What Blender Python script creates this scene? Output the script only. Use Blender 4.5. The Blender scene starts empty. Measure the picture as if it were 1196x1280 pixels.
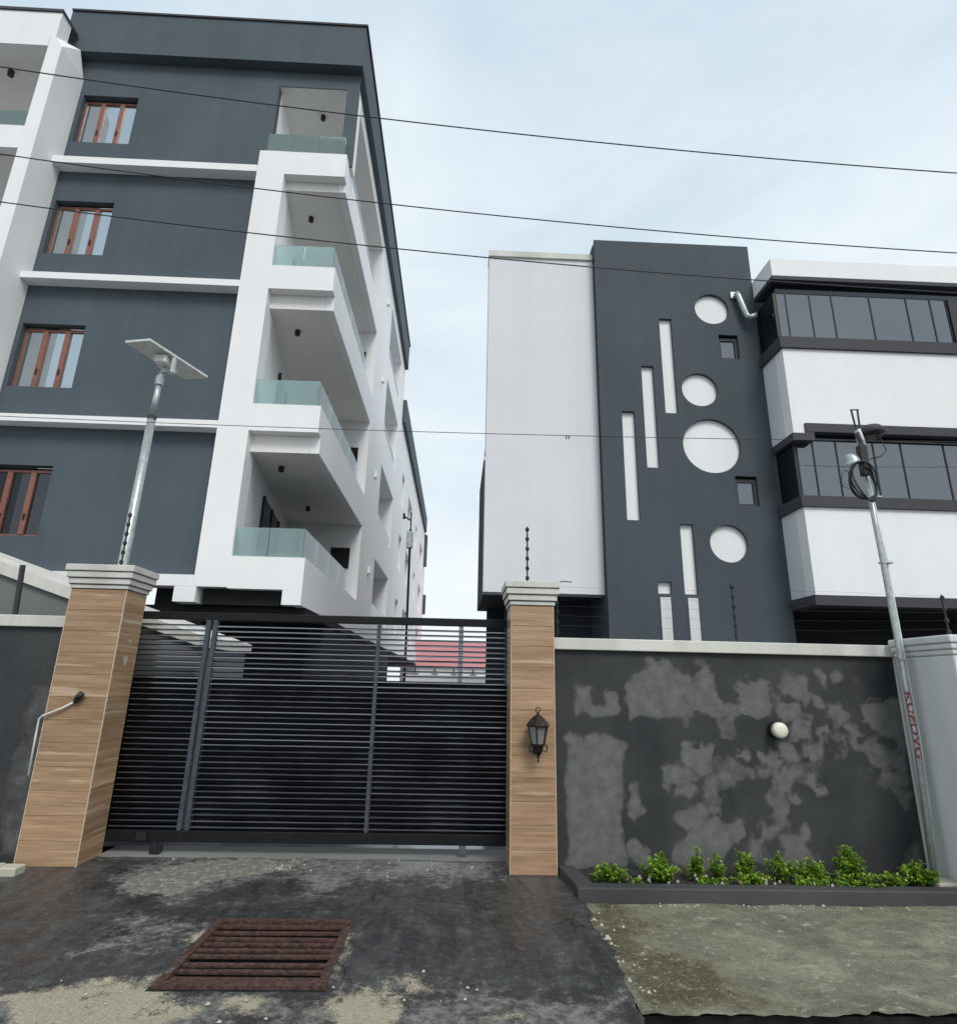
import bpy, bmesh, math, random
import numpy as np
from mathutils import Vector, Matrix
from mathutils.geometry import tessellate_polygon

R = math.radians
S = bpy.context.scene
C = S.collection

# ------------------------------------------------------------------ camera
cam_d = bpy.data.cameras.new('camera')
cam = bpy.data.objects.new('camera', cam_d); C.objects.link(cam)
pitch, yaw, roll = R(16.058), R(1.824), R(1.236)
fw = Vector((math.sin(yaw)*math.cos(pitch), math.cos(yaw)*math.cos(pitch), math.sin(pitch)))
r0 = Vector((math.cos(yaw), -math.sin(yaw), 0)); u0 = r0.cross(fw)
rr = r0*math.cos(roll) + u0*math.sin(roll); uu = u0*math.cos(roll) - r0*math.sin(roll)
M3 = Matrix((rr, uu, -fw)).transposed()
cam.matrix_world = Matrix.Translation((0, 0, 1.65)) @ M3.to_4x4()
cam_d.sensor_fit = 'HORIZONTAL'; cam_d.sensor_width = 36.0
cam_d.lens = 743.16*36.0/1196.0
cam_d.clip_start = 0.05; cam_d.clip_end = 3000
S.camera = cam

# ------------------------------------------------------------------ sky, sun, exposure
SUN_EL, SUN_ROT = R(48), R(160)
W = bpy.data.worlds.new('World'); S.world = W; W.use_nodes = True
nt = W.node_tree; nt.nodes.clear()
def wn(t, **k):
    n = nt.nodes.new(t)
    for a, b in k.items(): setattr(n, a, b)
    return n
out = wn('ShaderNodeOutputWorld'); bg = wn('ShaderNodeBackground'); bg2 = wn('ShaderNodeBackground')
sky = wn('ShaderNodeTexSky', sky_type='NISHITA'); sky.sun_disc = False
sky.sun_elevation = SUN_EL; sky.sun_rotation = SUN_ROT; sky.air_density = 1.0; sky.dust_density = 3.0
nt.links.new(sky.outputs[0], bg.inputs[0]); bg.inputs[1].default_value = 0.10
tc = wn('ShaderNodeTexCoord')
mp = wn('ShaderNodeMapping'); mp.inputs['Scale'].default_value = (1.0, 1.0, 2.2); mp.inputs['Location'].default_value = (3.1, 1.7, 0.4)
nt.links.new(tc.outputs['Generated'], mp.inputs[0])
nz = wn('ShaderNodeTexNoise'); nz.inputs['Scale'].default_value = 1.7; nz.inputs['Detail'].default_value = 7; nz.inputs['Roughness'].default_value = 0.52; nz.inputs['Distortion'].default_value = 0.35
nt.links.new(mp.outputs[0], nz.inputs['Vector'])
cr = wn('ShaderNodeValToRGB')
cr.color_ramp.elements[0].position = 0.36; cr.color_ramp.elements[0].color = (0.55, 0.675, 0.765, 1)
cr.color_ramp.elements[1].position = 0.64; cr.color_ramp.elements[1].color = (0.78, 0.85, 0.89, 1)
sx_ = wn('ShaderNodeSeparateXYZ'); nt.links.new(tc.outputs['Generated'], sx_.inputs[0])
hz_ = wn('ShaderNodeMapRange'); hz_.inputs['From Min'].default_value = 0.0; hz_.inputs['From Max'].default_value = 0.55; hz_.inputs['To Min'].default_value = 0.75; hz_.inputs['To Max'].default_value = 0.0
nt.links.new(sx_.outputs[2], hz_.inputs[0])
hm_ = wn('ShaderNodeMix', data_type='RGBA'); hm_.inputs[7].default_value = (0.87, 0.89, 0.90, 1)    # paler cloud towards the horizon
nt.links.new(hz_.outputs[0], hm_.inputs[0])
nt.links.new(nz.outputs['Fac'], cr.inputs[0])
nt.links.new(cr.outputs[0], hm_.inputs[6]); nt.links.new(hm_.outputs[2], bg2.inputs[0]); bg2.inputs[1].default_value = 1.0
ms = wn('ShaderNodeMixShader'); ms.inputs[0].default_value = 0.86      # nearly closed cloud cover over the blue
nt.links.new(bg.outputs[0], ms.inputs[1]); nt.links.new(bg2.outputs[0], ms.inputs[2]); nt.links.new(ms.outputs[0], out.inputs[0])

sd = bpy.data.lights.new('sun', 'SUN'); sd.energy = 1.5; sd.angle = R(22); sd.color = (1.0, 0.97, 0.93)
sun = bpy.data.objects.new('sun', sd); C.objects.link(sun)
sdir = Vector((math.sin(SUN_ROT)*math.cos(SUN_EL), math.cos(SUN_ROT)*math.cos(SUN_EL), math.sin(SUN_EL)))
sun.rotation_euler = (-sdir).to_track_quat('-Z', 'Y').to_euler(); sun.location = (0, -10, 20)
S.view_settings.view_transform = 'Standard'; S.view_settings.look = 'None'
S.view_settings.exposure = 0.30; S.view_settings.gamma = 1.0; S.view_settings.use_curve_mapping = False
S.cycles.use_denoising = True
S.cycles.max_bounces = 8; S.cycles.transparent_max_bounces = 16
S.render.film_transparent = False

# ------------------------------------------------------------------ helpers
class MB:
    def __init__(self): self.v = []; self.f = []
    def quad(self, a, b, c, d):
        n = len(self.v); self.v += [tuple(a), tuple(b), tuple(c), tuple(d)]; self.f.append((n, n+1, n+2, n+3)); return self
    def tri(self, a, b, c):
        n = len(self.v); self.v += [tuple(a), tuple(b), tuple(c)]; self.f.append((n, n+1, n+2)); return self
    def box(self, x0, x1, y0, y1, z0, z1):
        n = len(self.v)
        self.v += [(x0,y0,z0),(x1,y0,z0),(x1,y1,z0),(x0,y1,z0),(x0,y0,z1),(x1,y0,z1),(x1,y1,z1),(x0,y1,z1)]
        self.f += [(n,n+3,n+2,n+1),(n+4,n+5,n+6,n+7),(n,n+1,n+5,n+4),(n+1,n+2,n+6,n+5),(n+2,n+3,n+7,n+6),(n+3,n,n+4,n+7)]
        return self
    def prism(self, poly, z0, z1):                 # poly in xy, counter-clockwise
        n = len(self.v); k = len(poly)
        self.v += [(x,y,z0) for x,y in poly] + [(x,y,z1) for x,y in poly]
        self.f.append(tuple(n+i for i in range(k-1,-1,-1))); self.f.append(tuple(n+k+i for i in range(k)))
        for i in range(k):
            j = (i+1) % k; self.f.append((n+i, n+j, n+k+j, n+k+i))
        return self
    def prism_y(self, poly, y0, y1):               # poly in xz, extruded along y
        n = len(self.v); k = len(poly)
        self.v += [(x,y0,z) for x,z in poly] + [(x,y1,z) for x,z in poly]
        self.f.append(tuple(n+i for i in range(k))); self.f.append(tuple(n+k+i for i in range(k-1,-1,-1)))
        for i in range(k):
            j = (i+1) % k; self.f.append((n+j, n+i, n+k+i, n+k+j))
        return self
    def tube(self, pts, rad, seg=8, cap=True):
        pts = [Vector(p) for p in pts]; n0 = len(self.v); rads = rad if hasattr(rad, '__len__') else [rad]*len(pts)
        prev = None
        for i, p in enumerate(pts):
            t = (pts[min(i+1, len(pts)-1)] - pts[max(i-1, 0)]).normalized()
            if prev is None:
                a = Vector((0,0,1)) if abs(t.z) < 0.9 else Vector((1,0,0))
                u = t.cross(a).normalized()
            else:
                u = (prev - t*prev.dot(t)).normalized()
            prev = u; w = t.cross(u)
            for k in range(seg):
                an = 2*math.pi*k/seg; self.v.append(tuple(p + (u*math.cos(an) + w*math.sin(an))*rads[i]))
        for i in range(len(pts)-1):
            for k in range(seg):
                a = n0+i*seg+k; b = n0+i*seg+(k+1)%seg; self.f.append((a, b, b+seg, a+seg))
        if cap:
            self.f.append(tuple(n0+k for k in range(seg-1,-1,-1))); e = n0+(len(pts)-1)*seg
            self.f.append(tuple(e+k for k in range(seg)))
        return self
    def lathe(self, prof, cx, cy, seg=16, rot=0.0):  # prof list of (r, z)
        n0 = len(self.v)
        for r, z in prof:
            for k in range(seg):
                a = 2*math.pi*k/seg + rot; self.v.append((cx+r*math.cos(a), cy+r*math.sin(a), z))
        for i in range(len(prof)-1):
            for k in range(seg):
                a = n0+i*seg+k; b = n0+i*seg+(k+1)%seg; self.f.append((a, b, b+seg, a+seg))
        self.f.append(tuple(n0+k for k in range(seg-1,-1,-1))); e = n0+(len(prof)-1)*seg
        self.f.append(tuple(e+k for k in range(seg)))
        return self
    def holed(self, outer, holes, y, depth, hole_back=False):   # outer/holes: xz loops on plane y, recess runs to y+depth
        loops = [outer] + holes
        tris = tessellate_polygon([[Vector((x, z, 0)) for x, z in lp] for lp in loops])
        n = len(self.v); flat = [p for lp in loops for p in lp]
        self.v += [(x, y, z) for x, z in flat]
        for a, b, c in tris:
            A, B, D = flat[a], flat[b], flat[c]
            cr_ = (B[0]-A[0])*(D[1]-A[1]) - (B[1]-A[1])*(D[0]-A[0])
            self.f.append((n+a, n+b, n+c) if cr_ > 0 else (n+a, n+c, n+b))
        for lp in loops:
            k = len(lp); m = len(self.v)
            self.v += [(x, y, z) for x, z in lp] + [(x, y+depth, z) for x, z in lp]
            for i in range(k):
                j = (i+1) % k; self.f.append((m+i, m+j, m+k+j, m+k+i))
        return self
    def build(self, name, mat, parent=None, smooth=False, bevel=0.0):
        me = bpy.data.meshes.new(name); me.from_pydata(self.v, [], self.f); me.update()
        if mat: me.materials.append(mat)
        if smooth:
            for p in me.polygons: p.use_smooth = True
        o = bpy.data.objects.new(name, me); C.objects.link(o)
        if parent: put(o, parent)
        if bevel:
            m = o.modifiers.new('bevel', 'BEVEL'); m.width = bevel; m.segments = 2; m.limit_method = 'ANGLE'; m.angle_limit = R(40)
        return o
def put(o, parent):
    """parent o keeping its world place (all parents are unrotated empties or meshes)"""
    off = Vector((0,0,0)); p = parent
    while p: off += p.location; p = p.parent
    o.parent = parent; o.location = o.location - off
def tag(o, label, cat=None, group=None, kind=None):
    if label: o['label'] = label
    if cat: o['category'] = cat
    if group: o['group'] = group
    if kind: o['kind'] = kind
    return o
def thing(name, loc, label, cat, group=None):
    o = bpy.data.objects.new(name, None); C.objects.link(o); o.location = loc; o.empty_display_size = 0.2
    return tag(o, label, cat, group)
def structure(o): o['kind'] = 'structure'; return o
def box(name, mat, parent, x0, x1, y0, y1, z0, z1, bevel=0.0): return MB().box(x0,x1,y0,y1,z0,z1).build(name, mat, parent, bevel=bevel)

# ------------------------------------------------------------------ materials
def mat_new(name):
    m = bpy.data.materials.new(name); m.use_nodes = True; t = m.node_tree; t.nodes.clear()
    o = t.nodes.new('ShaderNodeOutputMaterial'); b = t.nodes.new('ShaderNodeBsdfPrincipled')
    t.links.new(b.outputs[0], o.inputs[0]); return m, t, b, o
def N(t, typ, **k):
    n = t.nodes.new(typ)
    for a, b in k.items():
        if a in n.inputs: n.inputs[a].default_value = b
        else: setattr(n, a, b)
    return n
def noise(t, scale, detail=4, rough=0.55, vec=None, stretch=None):
    n = N(t, 'ShaderNodeTexNoise'); n.inputs['Scale'].default_value = scale; n.inputs['Detail'].default_value = detail; n.inputs['Roughness'].default_value = rough
    if vec is None:
        g = N(t, 'ShaderNodeNewGeometry'); vec = g.outputs['Position']
    if stretch:
        mp_ = N(t, 'ShaderNodeMapping'); mp_.inputs['Scale'].default_value = stretch; t.links.new(vec, mp_.inputs[0]); vec = mp_.outputs[0]
    t.links.new(vec, n.inputs['Vector']); return n.outputs['Fac']
def ramp(t, fac, stops):
    r = N(t, 'ShaderNodeValToRGB'); e = r.color_ramp.elements
    while len(e) < len(stops): e.new(0.5)
    for i, (p, c) in enumerate(stops):
        e[i].position = p; e[i].color = (*c, 1) if hasattr(c, '__len__') else (c, c, c, 1)
    t.links.new(fac, r.inputs[0]); return r.outputs[0]
def mix(t, fac, a, b, mode='MIX'):
    m = N(t, 'ShaderNodeMix', data_type='RGBA', blend_type=mode)
    for s, v in ((0, fac), (6, a), (7, b)):
        if isinstance(v, bpy.types.NodeSocket): t.links.new(v, m.inputs[s])
        elif hasattr(v, '__len__'): m.inputs[s].default_value = (*v, 1)
        else: m.inputs[s].default_value = v
    return m.outputs[2]
def mathn(t, op, a, b=0.0, clamp=False):
    m = N(t, 'ShaderNodeMath', operation=op); m.use_clamp = clamp
    for i, v in enumerate((a, b)):
        if isinstance(v, bpy.types.NodeSocket): t.links.new(v, m.inputs[i])
        else: m.inputs[i].default_value = v
    return m.outputs[0]
def bump(t, b, h, strength=0.3, dist=0.01):
    n = N(t, 'ShaderNodeBump'); n.inputs['Strength'].default_value = strength; n.inputs['Distance'].default_value = dist
    t.links.new(h, n.inputs['Height']); t.links.new(n.outputs[0], b.inputs['Normal'])
def attr(t, name): return N(t, 'ShaderNodeAttribute', attribute_name=name).outputs['Fac']

def plaster(name, col, var=0.10, rough=0.8, streak=0.08, bmp=0.15, dirt=None):
    m, t, b, o = mat_new(name)
    big = noise(t, 0.55, 5); fine = noise(t, 14, 4); st = noise(t, 1.0, 5, 0.6, stretch=(2.6, 2.6, 0.16))
    d = tuple(c*(1-var) for c in col); l = tuple(min(1, c*(1+var)) for c in col)
    c1 = ramp(t, big, [(0.3, d), (0.7, l)])
    c2 = mix(t, streak, c1, ramp(t, st, [(0.38, tuple(c*0.55 for c in (dirt or col))), (0.62, l)]))
    c3 = mix(t, 0.06, c2, ramp(t, fine, [(0.35, d), (0.65, l)]))
    t.links.new(c3, b.inputs['Base Color']); b.inputs['Roughness'].default_value = rough; b.inputs['Specular IOR Level'].default_value = 0.25
    bump(t, b, mathn(t, 'ADD', noise(t, 3.0, 6), mathn(t, 'MULTIPLY', noise(t, 90, 3), 0.25)), bmp, 0.012)
    return m
def simple(name, col, rough=0.5, metal=0.0, var=0.12, scale=9.0, spec=0.5):
    m, t, b, o = mat_new(name)
    f = noise(t, scale, 5)
    t.links.new(ramp(t, f, [(0.3, tuple(c*(1-var) for c in col)), (0.7, tuple(min(1, c*(1+var)) for c in col))]), b.inputs['Base Color'])
    t.links.new(ramp(t, f, [(0.3, max(0, rough-0.08)), (0.7, min(1, rough+0.08))]), b.inputs['Roughness'])
    b.inputs['Metallic'].default_value = metal; b.inputs['Specular IOR Level'].default_value = spec
    return m
def tinted_window(name, col, refl, tint=(0.9, 0.95, 1.0), rough=0.02):
    m, t, b, o = mat_new(name); t.nodes.remove(b)
    d = N(t, 'ShaderNodeBsdfDiffuse'); d.inputs[0].default_value = (*col, 1)
    g = N(t, 'ShaderNodeBsdfGlossy'); g.inputs['Color'].default_value = (*tint, 1); g.inputs['Roughness'].default_value = rough
    lw = N(t, 'ShaderNodeFresnel'); lw.inputs[0].default_value = 1.5
    f = mathn(t, 'ADD', lw.outputs[0], refl, True)
    bn = N(t, 'ShaderNodeBump'); bn.inputs['Strength'].default_value = 0.06; bn.inputs['Distance'].default_value = 0.02
    t.links.new(noise(t, 1.6, 2), bn.inputs['Height']); t.links.new(bn.outputs[0], g.inputs['Normal'])
    mx = N(t, 'ShaderNodeMixShader'); t.links.new(f, mx.inputs[0]); t.links.new(d.outputs[0], mx.inputs[1]); t.links.new(g.outputs[0], mx.inputs[2])
    t.links.new(mx.outputs[0], o.inputs[0]); return m
def clear_glass(name, tint, body, bodyfac):
    m, t, b, o = mat_new(name); t.nodes.remove(b)
    tr = N(t, 'ShaderNodeBsdfTransparent'); tr.inputs[0].default_value = (*tint, 1)
    d = N(t, 'ShaderNodeBsdfTranslucent'); d.inputs[0].default_value = (*body, 1)
    d2 = N(t, 'ShaderNodeBsdfDiffuse'); d2.inputs[0].default_value = (*body, 1)
    dm = N(t, 'ShaderNodeMixShader'); dm.inputs[0].default_value = 0.5; t.links.new(d2.outputs[0], dm.inputs[1]); t.links.new(d.outputs[0], dm.inputs[2])
    m1 = N(t, 'ShaderNodeMixShader'); m1.inputs[0].default_value = bodyfac; t.links.new(tr.outputs[0], m1.inputs[1]); t.links.new(dm.outputs[0], m1.inputs[2])
    g = N(t, 'ShaderNodeBsdfGlossy'); g.inputs['Roughness'].default_value = 0.03
    fr = N(t, 'ShaderNodeFresnel'); fr.inputs[0].default_value = 1.45
    m2 = N(t, 'ShaderNodeMixShader'); t.links.new(fr.outputs[0], m2.inputs[0]); t.links.new(m1.outputs[0], m2.inputs[1]); t.links.new(g.outputs[0], m2.inputs[2])
    t.links.new(m2.outputs[0], o.inputs[0]); return m

SLATE = plaster('slate_paint', (0.080, 0.102, 0.120), 0.12, 0.75, 0.20, 0.2)
SLATE2 = plaster('slate_paint_second', (0.066, 0.083, 0.097), 0.10, 0.75, 0.16, 0.2)
WHITE = plaster('white_paint', (0.84, 0.845, 0.845), 0.03, 0.8, 0.05, 0.10, dirt=(0.5, 0.5, 0.48))
WHITE_B = plaster('blue_grey_and_shaded_white', (0.70, 0.71, 0.73), 0.04, 0.8, 0.06, 0.12, dirt=(0.45, 0.47, 0.5))  # also used on the bay returns, with their side shade in the colour
CREAM = plaster('cream_coping_paint', (0.66, 0.65, 0.60), 0.08, 0.8, 0.22, 0.2, dirt=(0.22, 0.2, 0.17))
OLDWHITE = plaster('weathered_white_paint', (0.68, 0.69, 0.68), 0.06, 0.8, 0.22, 0.2, dirt=(0.28, 0.28, 0.26))
SOFFIT = plaster('soffit_paint', (0.80, 0.79, 0.765), 0.05, 0.8, 0.04, 0.1)
CHAR = plaster('charcoal_trim_paint', (0.060, 0.062, 0.070), 0.12, 0.7, 0.08, 0.15)
DARKVOID = plaster('shaded_void_black', (0.016, 0.017, 0.019), 0.2, 0.8, 0.05, 0.1)  # near-black colour stands in for shade in car port, rooms and under bay
NAVY = plaster('dark_navy_wall_paint', (0.030, 0.038, 0.052), 0.12, 0.7, 0.08, 0.1)
GREYWALL = plaster('grey_render', (0.17, 0.18, 0.18), 0.15, 0.85, 0.25, 0.3)
GATE = simple('black_gate_paint', (0.25, 0.265, 0.30), 0.20, 1.0, 0.08, 3)
RAIL = simple('matt_black_rail_paint', (0.008, 0.008, 0.009), 0.55, 0.0, 0.3, 14, 0.25)
STILE = simple('lit_gate_stile_paint', (0.06, 0.072, 0.088), 0.38, 0.2, 0.25, 20)  # paler than the slats: light falling on the stiles is in the colour
SHEET = simple('black_sheet_metal', (0.006, 0.006, 0.007), 0.6, 0.0, 0.3, 5, 0.2)
BLACK = simple('black_plastic', (0.012, 0.012, 0.013), 0.45, 0.0, 0.2)
CABLE = simple('black_cable_rubber', (0.02, 0.021, 0.024), 0.6, 0.0, 0.2)
GALV = simple('galvanised_steel', (0.42, 0.46, 0.45), 0.38, 0.55, 0.22, 16)
PALEMETAL = simple('pale_painted_metal', (0.60, 0.63, 0.62), 0.4, 0.1, 0.14, 12)
BROWN = simple('brown_anodised_frame', (0.26, 0.108, 0.078), 0.42, 0.15, 0.15, 12)
PVC = simple('white_plastic', (0.72, 0.72, 0.70), 0.4, 0.0, 0.06, 8)
BRONZE = simple('dark_bronze_metal', (0.035, 0.026, 0.022), 0.32, 0.7, 0.3, 30)
LAMPGLASS = tinted_window('lantern_glass', (0.20, 0.20, 0.20), 0.12, rough=0.1)
PANE = tinted_window('sky_reflecting_pane', (0.10, 0.115, 0.12), 0.46, (0.85, 0.94, 1.0))
PANE_D = tinted_window('dark_pane', (0.010, 0.011, 0.012), 0.03)
BAYGLASS = tinted_window('grey_curtain_glass', (0.022, 0.027, 0.033), 0.13, (0.88, 0.94, 1.0))
BAYDARK = tinted_window('dark_side_glass', (0.008, 0.010, 0.012), 0.01)
RAILGLASS = clear_glass('green_rail_glass', (0.86, 0.95, 0.935), (0.70, 0.92, 0.90), 0.34)
LAMPFACE = simple('pale_lamp_diffuser', (0.75, 0.74, 0.58), 0.35, 0, 0.05)
RUST = simple('rusty_iron', (0.070, 0.036, 0.027), 0.8, 0.2, 0.75, 34)
PIT = simple('wet_shaded_drain_pit', (0.012, 0.011, 0.010), 0.5, 0, 0.3)  # wet surface; near-black colour also carries the shade down in the drain
RED = simple('red_roof_sheet', (0.72, 0.32, 0.34), 0.6, 0, 0.10)
REDPAINT, _t, _b, _o = mat_new('worn_red_paint')
_t.links.new(ramp(_t, noise(_t, 55, 4, 0.6), [(0.44, (0.20, 0.014, 0.028)), (0.56, (0.24, 0.05, 0.06)), (0.62, (0.40, 0.36, 0.36))]), _b.inputs['Base Color']); _b.inputs['Roughness'].default_value = 0.6
STONE = plaster('pale_stone', (0.45, 0.43, 0.36), 0.15, 0.9, 0.1, 0.4)

def wood_tile():
    m, t, b, o = mat_new('wood_look_tile')
    g = N(t, 'ShaderNodeTexCoord'); oi = N(t, 'ShaderNodeObjectInfo')
    off = N(t, 'ShaderNodeVectorMath', operation='ADD'); comb = N(t, 'ShaderNodeCombineXYZ')
    for k, s in enumerate((17.0, 9.0, 31.0)): t.links.new(mathn(t, 'MULTIPLY', oi.outputs['Random'], s), comb.inputs[k])
    t.links.new(g.outputs['Object'], off.inputs[0]); t.links.new(comb.outputs[0], off.inputs[1])
    v = off.outputs[0]
    gr = noise(t, 2.2, 6, 0.62, v, (0.55, 1.0, 9.0)); gf = noise(t, 5.0, 6, 0.7, v, (0.7, 1.0, 22.0)); st = noise(t, 1.6, 3, 0.5, v, (0.5, 1.0, 11.0))
    c = ramp(t, gr, [(0.30, (0.23, 0.128, 0.055)), (0.47, (0.36, 0.218, 0.108)), (0.60, (0.45, 0.285, 0.155)), (0.74, (0.57, 0.39, 0.24))])
    c = mix(t, 0.35, c, ramp(t, gf, [(0.34, (0.17, 0.09, 0.042)), (0.62, (0.46, 0.295, 0.175))]))
    c = mix(t, mathn(t, 'MULTIPLY', ramp(t, st, [(0.61, 0.0), (0.67, 1.0)]), 0.5), c, (0.68, 0.53, 0.37))
    vr = N(t, 'ShaderNodeHueSaturation'); t.links.new(c, vr.inputs['Color'])
    t.links.new(mathn(t, 'ADD', mathn(t, 'MULTIPLY', oi.outputs['Random'], 0.24), 0.84), vr.inputs['Value']); vr.inputs['Saturation'].default_value = 0.93
    t.links.new(vr.outputs[0], b.inputs['Base Color'])
    t.links.new(ramp(t, gf, [(0.3, 0.28), (0.7, 0.45)]), b.inputs['Roughness']); b.inputs['Specular IOR Level'].default_value = 0.45
    bump(t, b, gf, 0.12, 0.004); return m
TILE = wood_tile()
TRIM = simple('pale_tile_edge', (0.55, 0.43, 0.31), 0.5, 0, 0.15, 25)

def wall_stain():
    m, t, b, o = mat_new('damp_charcoal_plaster')
    s = attr(t, 'stain'); n1 = noise(t, 9, 6, 0.65); n2 = noise(t, 1.2, 5); n3 = noise(t, 40, 4)
    e = mathn(t, 'ADD', s, mathn(t, 'MULTIPLY', mathn(t, 'SUBTRACT', n1, 0.5), 0.38))
    e = mathn(t, 'ADD', e, mathn(t, 'MULTIPLY', mathn(t, 'SUBTRACT', n3, 0.5), 0.14))
    e = mathn(t, 'ADD', e, mathn(t, 'MULTIPLY', mathn(t, 'SUBTRACT', noise(t, 3.2, 5, 0.6), 0.5), 0.5))
    mk = ramp(t, e, [(0.28, 0.0), (0.46, 0.45), (0.58, 0.85), (1.0, 1.0)])
    dark = ramp(t, n2, [(0.32, (0.025, 0.028, 0.030)), (0.68, (0.055, 0.059, 0.060))])
    lite = ramp(t, n1, [(0.3, (0.105, 0.108, 0.104)), (0.7, (0.175, 0.177, 0.169))])
    c = mix(t, mk, dark, lite)
    c = mix(t, 0.10, c, ramp(t, noise(t, 1.0, 5, 0.6, stretch=(5, 5, 0.3)), [(0.35, (0.02, 0.022, 0.022)), (0.65, (0.10, 0.10, 0.097))]))
    t.links.new(c, b.inputs['Base Color'])
    t.links.new(ramp(t, mk, [(0.0, 0.62), (1.0, 0.9)]), b.inputs['Roughness']); b.inputs['Specular IOR Level'].default_value = 0.22
    bump(t, b, mathn(t, 'ADD', noise(t, 5, 6), mathn(t, 'MULTIPLY', n3, 0.3)), 0.25, 0.012); return m
STAINWALL = wall_stain()

def driveway_mat():
    m, t, b, o = mat_new('wet_dark_screed')
    n0 = noise(t, 0.9, 4, 0.55); n1 = noise(t, 3.3, 8, 0.68); n2 = noise(t, 16, 8, 0.75); n3 = noise(t, 75, 6, 0.75)
    tyre = noise(t, 2.6, 6, 0.6, stretch=(3.0, 0.45, 1.0))
    sand, cem, wet, pale = attr(t, 'sand'), attr(t, 'cement'), attr(t, 'wet'), attr(t, 'pale')
    base = ramp(t, n1, [(0.28, (0.014, 0.015, 0.015)), (0.50, (0.042, 0.043, 0.043)), (0.72, (0.115, 0.115, 0.11))])
    base = mix(t, 0.5, base, ramp(t, n2, [(0.32, (0.010, 0.010, 0.010)), (0.52, (0.044, 0.045, 0.045)), (0.70, (0.19, 0.188, 0.176))]))
    base = mix(t, ramp(t, n0, [(0.35, 0.0), (0.65, 0.45)]), base, mix(t, 0.5, base, (0.12, 0.12, 0.115)))
    base = mix(t, ramp(t, tyre, [(0.40, 0.45), (0.52, 0.0)]), base, (0.016, 0.016, 0.017))
    grit = mathn(t, 'MULTIPLY', ramp(t, n3, [(0.58, 0.0), (0.70, 1.0)]), ramp(t, n1, [(0.40, 0.10), (0.65, 0.75)]))
    base = mix(t, grit, base, (0.27, 0.265, 0.24))
    vo = N(t, 'ShaderNodeTexVoronoi', feature='DISTANCE_TO_EDGE'); vo.inputs['Scale'].default_value = 0.75
    gq = N(t, 'ShaderNodeNewGeometry'); wv = N(t, 'ShaderNodeVectorMath', operation='ADD')
    nc = N(t, 'ShaderNodeTexNoise'); nc.inputs['Scale'].default_value = 2.5; nc.inputs['Detail'].default_value = 6
    sv = N(t, 'ShaderNodeVectorMath', operation='SCALE'); sv.inputs['Scale'].default_value = 0.5; t.links.new(nc.outputs['Color'], sv.inputs[0])
    t.links.new(gq.outputs['Position'], nc.inputs['Vector']); t.links.new(gq.outputs['Position'], wv.inputs[0]); t.links.new(sv.outputs[0], wv.inputs[1]); t.links.new(wv.outputs[0], vo.inputs['Vector'])
    crack = mathn(t, 'MULTIPLY', ramp(t, vo.outputs['Distance'], [(0.003, 1.0), (0.009, 0.0)]), ramp(t, n0, [(0.42, 0.0), (0.55, 0.8)]))
    base = mix(t, crack, base, (0.010, 0.010, 0.010))
    nb = mathn(t, 'SUBTRACT', n2, 0.5); nb3 = mathn(t, 'SUBTRACT', n3, 0.5); nb1 = mathn(t, 'SUBTRACT', n1, 0.5)
    def edge(a, k1, k2, k3, lo, hi, top):
        e = mathn(t, 'ADD', a, mathn(t, 'MULTIPLY', nb1, k1)); e = mathn(t, 'ADD', e, mathn(t, 'MULTIPLY', nb, k2)); e = mathn(t, 'ADD', e, mathn(t, 'MULTIPLY', nb3, k3))
        return ramp(t, e, [(lo, 0.0), (hi, top)])
    pe = edge(pale, 2.0, 1.6, 0.8, 0.52, 1.05, 0.75)
    c = mix(t, pe, base, ramp(t, n2, [(0.32, (0.07, 0.07, 0.065)), (0.68, (0.34, 0.336, 0.31))]))
    ce = edge(cem, 0.5, 0.9, 0.5, 0.36, 0.66, 1.0)
    c = mix(t, ce, c, ramp(t, n2, [(0.28, (0.075, 0.075, 0.060)), (0.50, (0.155, 0.152, 0.125)), (0.70, (0.40, 0.39, 0.35))]))
    se = edge(sand, 2.0, 1.3, 1.0, 0.52, 0.84, 0.9)
    c = mix(t, se, c, ramp(t, n3, [(0.28, (0.20, 0.172, 0.118)), (0.72, (0.50, 0.45, 0.34))]))
    t.links.new(c, b.inputs['Base Color'])
    rg = ramp(t, mathn(t, 'SUBTRACT', n1, mathn(t, 'MULTIPLY', wet, 0.42)), [(0.06, 0.05), (0.42, 0.20), (0.56, 0.42), (0.70, 0.7)])
    rg = mix(t, mathn(t, 'MAXIMUM', se, ce), rg, (0.9, 0.9, 0.9))
    t.links.new(rg, b.inputs['Roughness']); b.inputs['Specular IOR Level'].default_value = 0.5
    h = mathn(t, 'ADD', mathn(t, 'MULTIPLY', n2, 0.7), mathn(t, 'MULTIPLY', n3, 0.45))
    h = mathn(t, 'ADD', h, mathn(t, 'MULTIPLY', se, 0.5)); h = mathn(t, 'SUBTRACT', h, mathn(t, 'MULTIPLY', crack, 0.6))
    h = mathn(t, 'MULTIPLY', h, ramp(t, wet, [(0.3, 1.0), (0.9, 0.25)]))
    bump(t, b, h, 0.7, 0.014); return m
DRIVE = driveway_mat()

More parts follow.
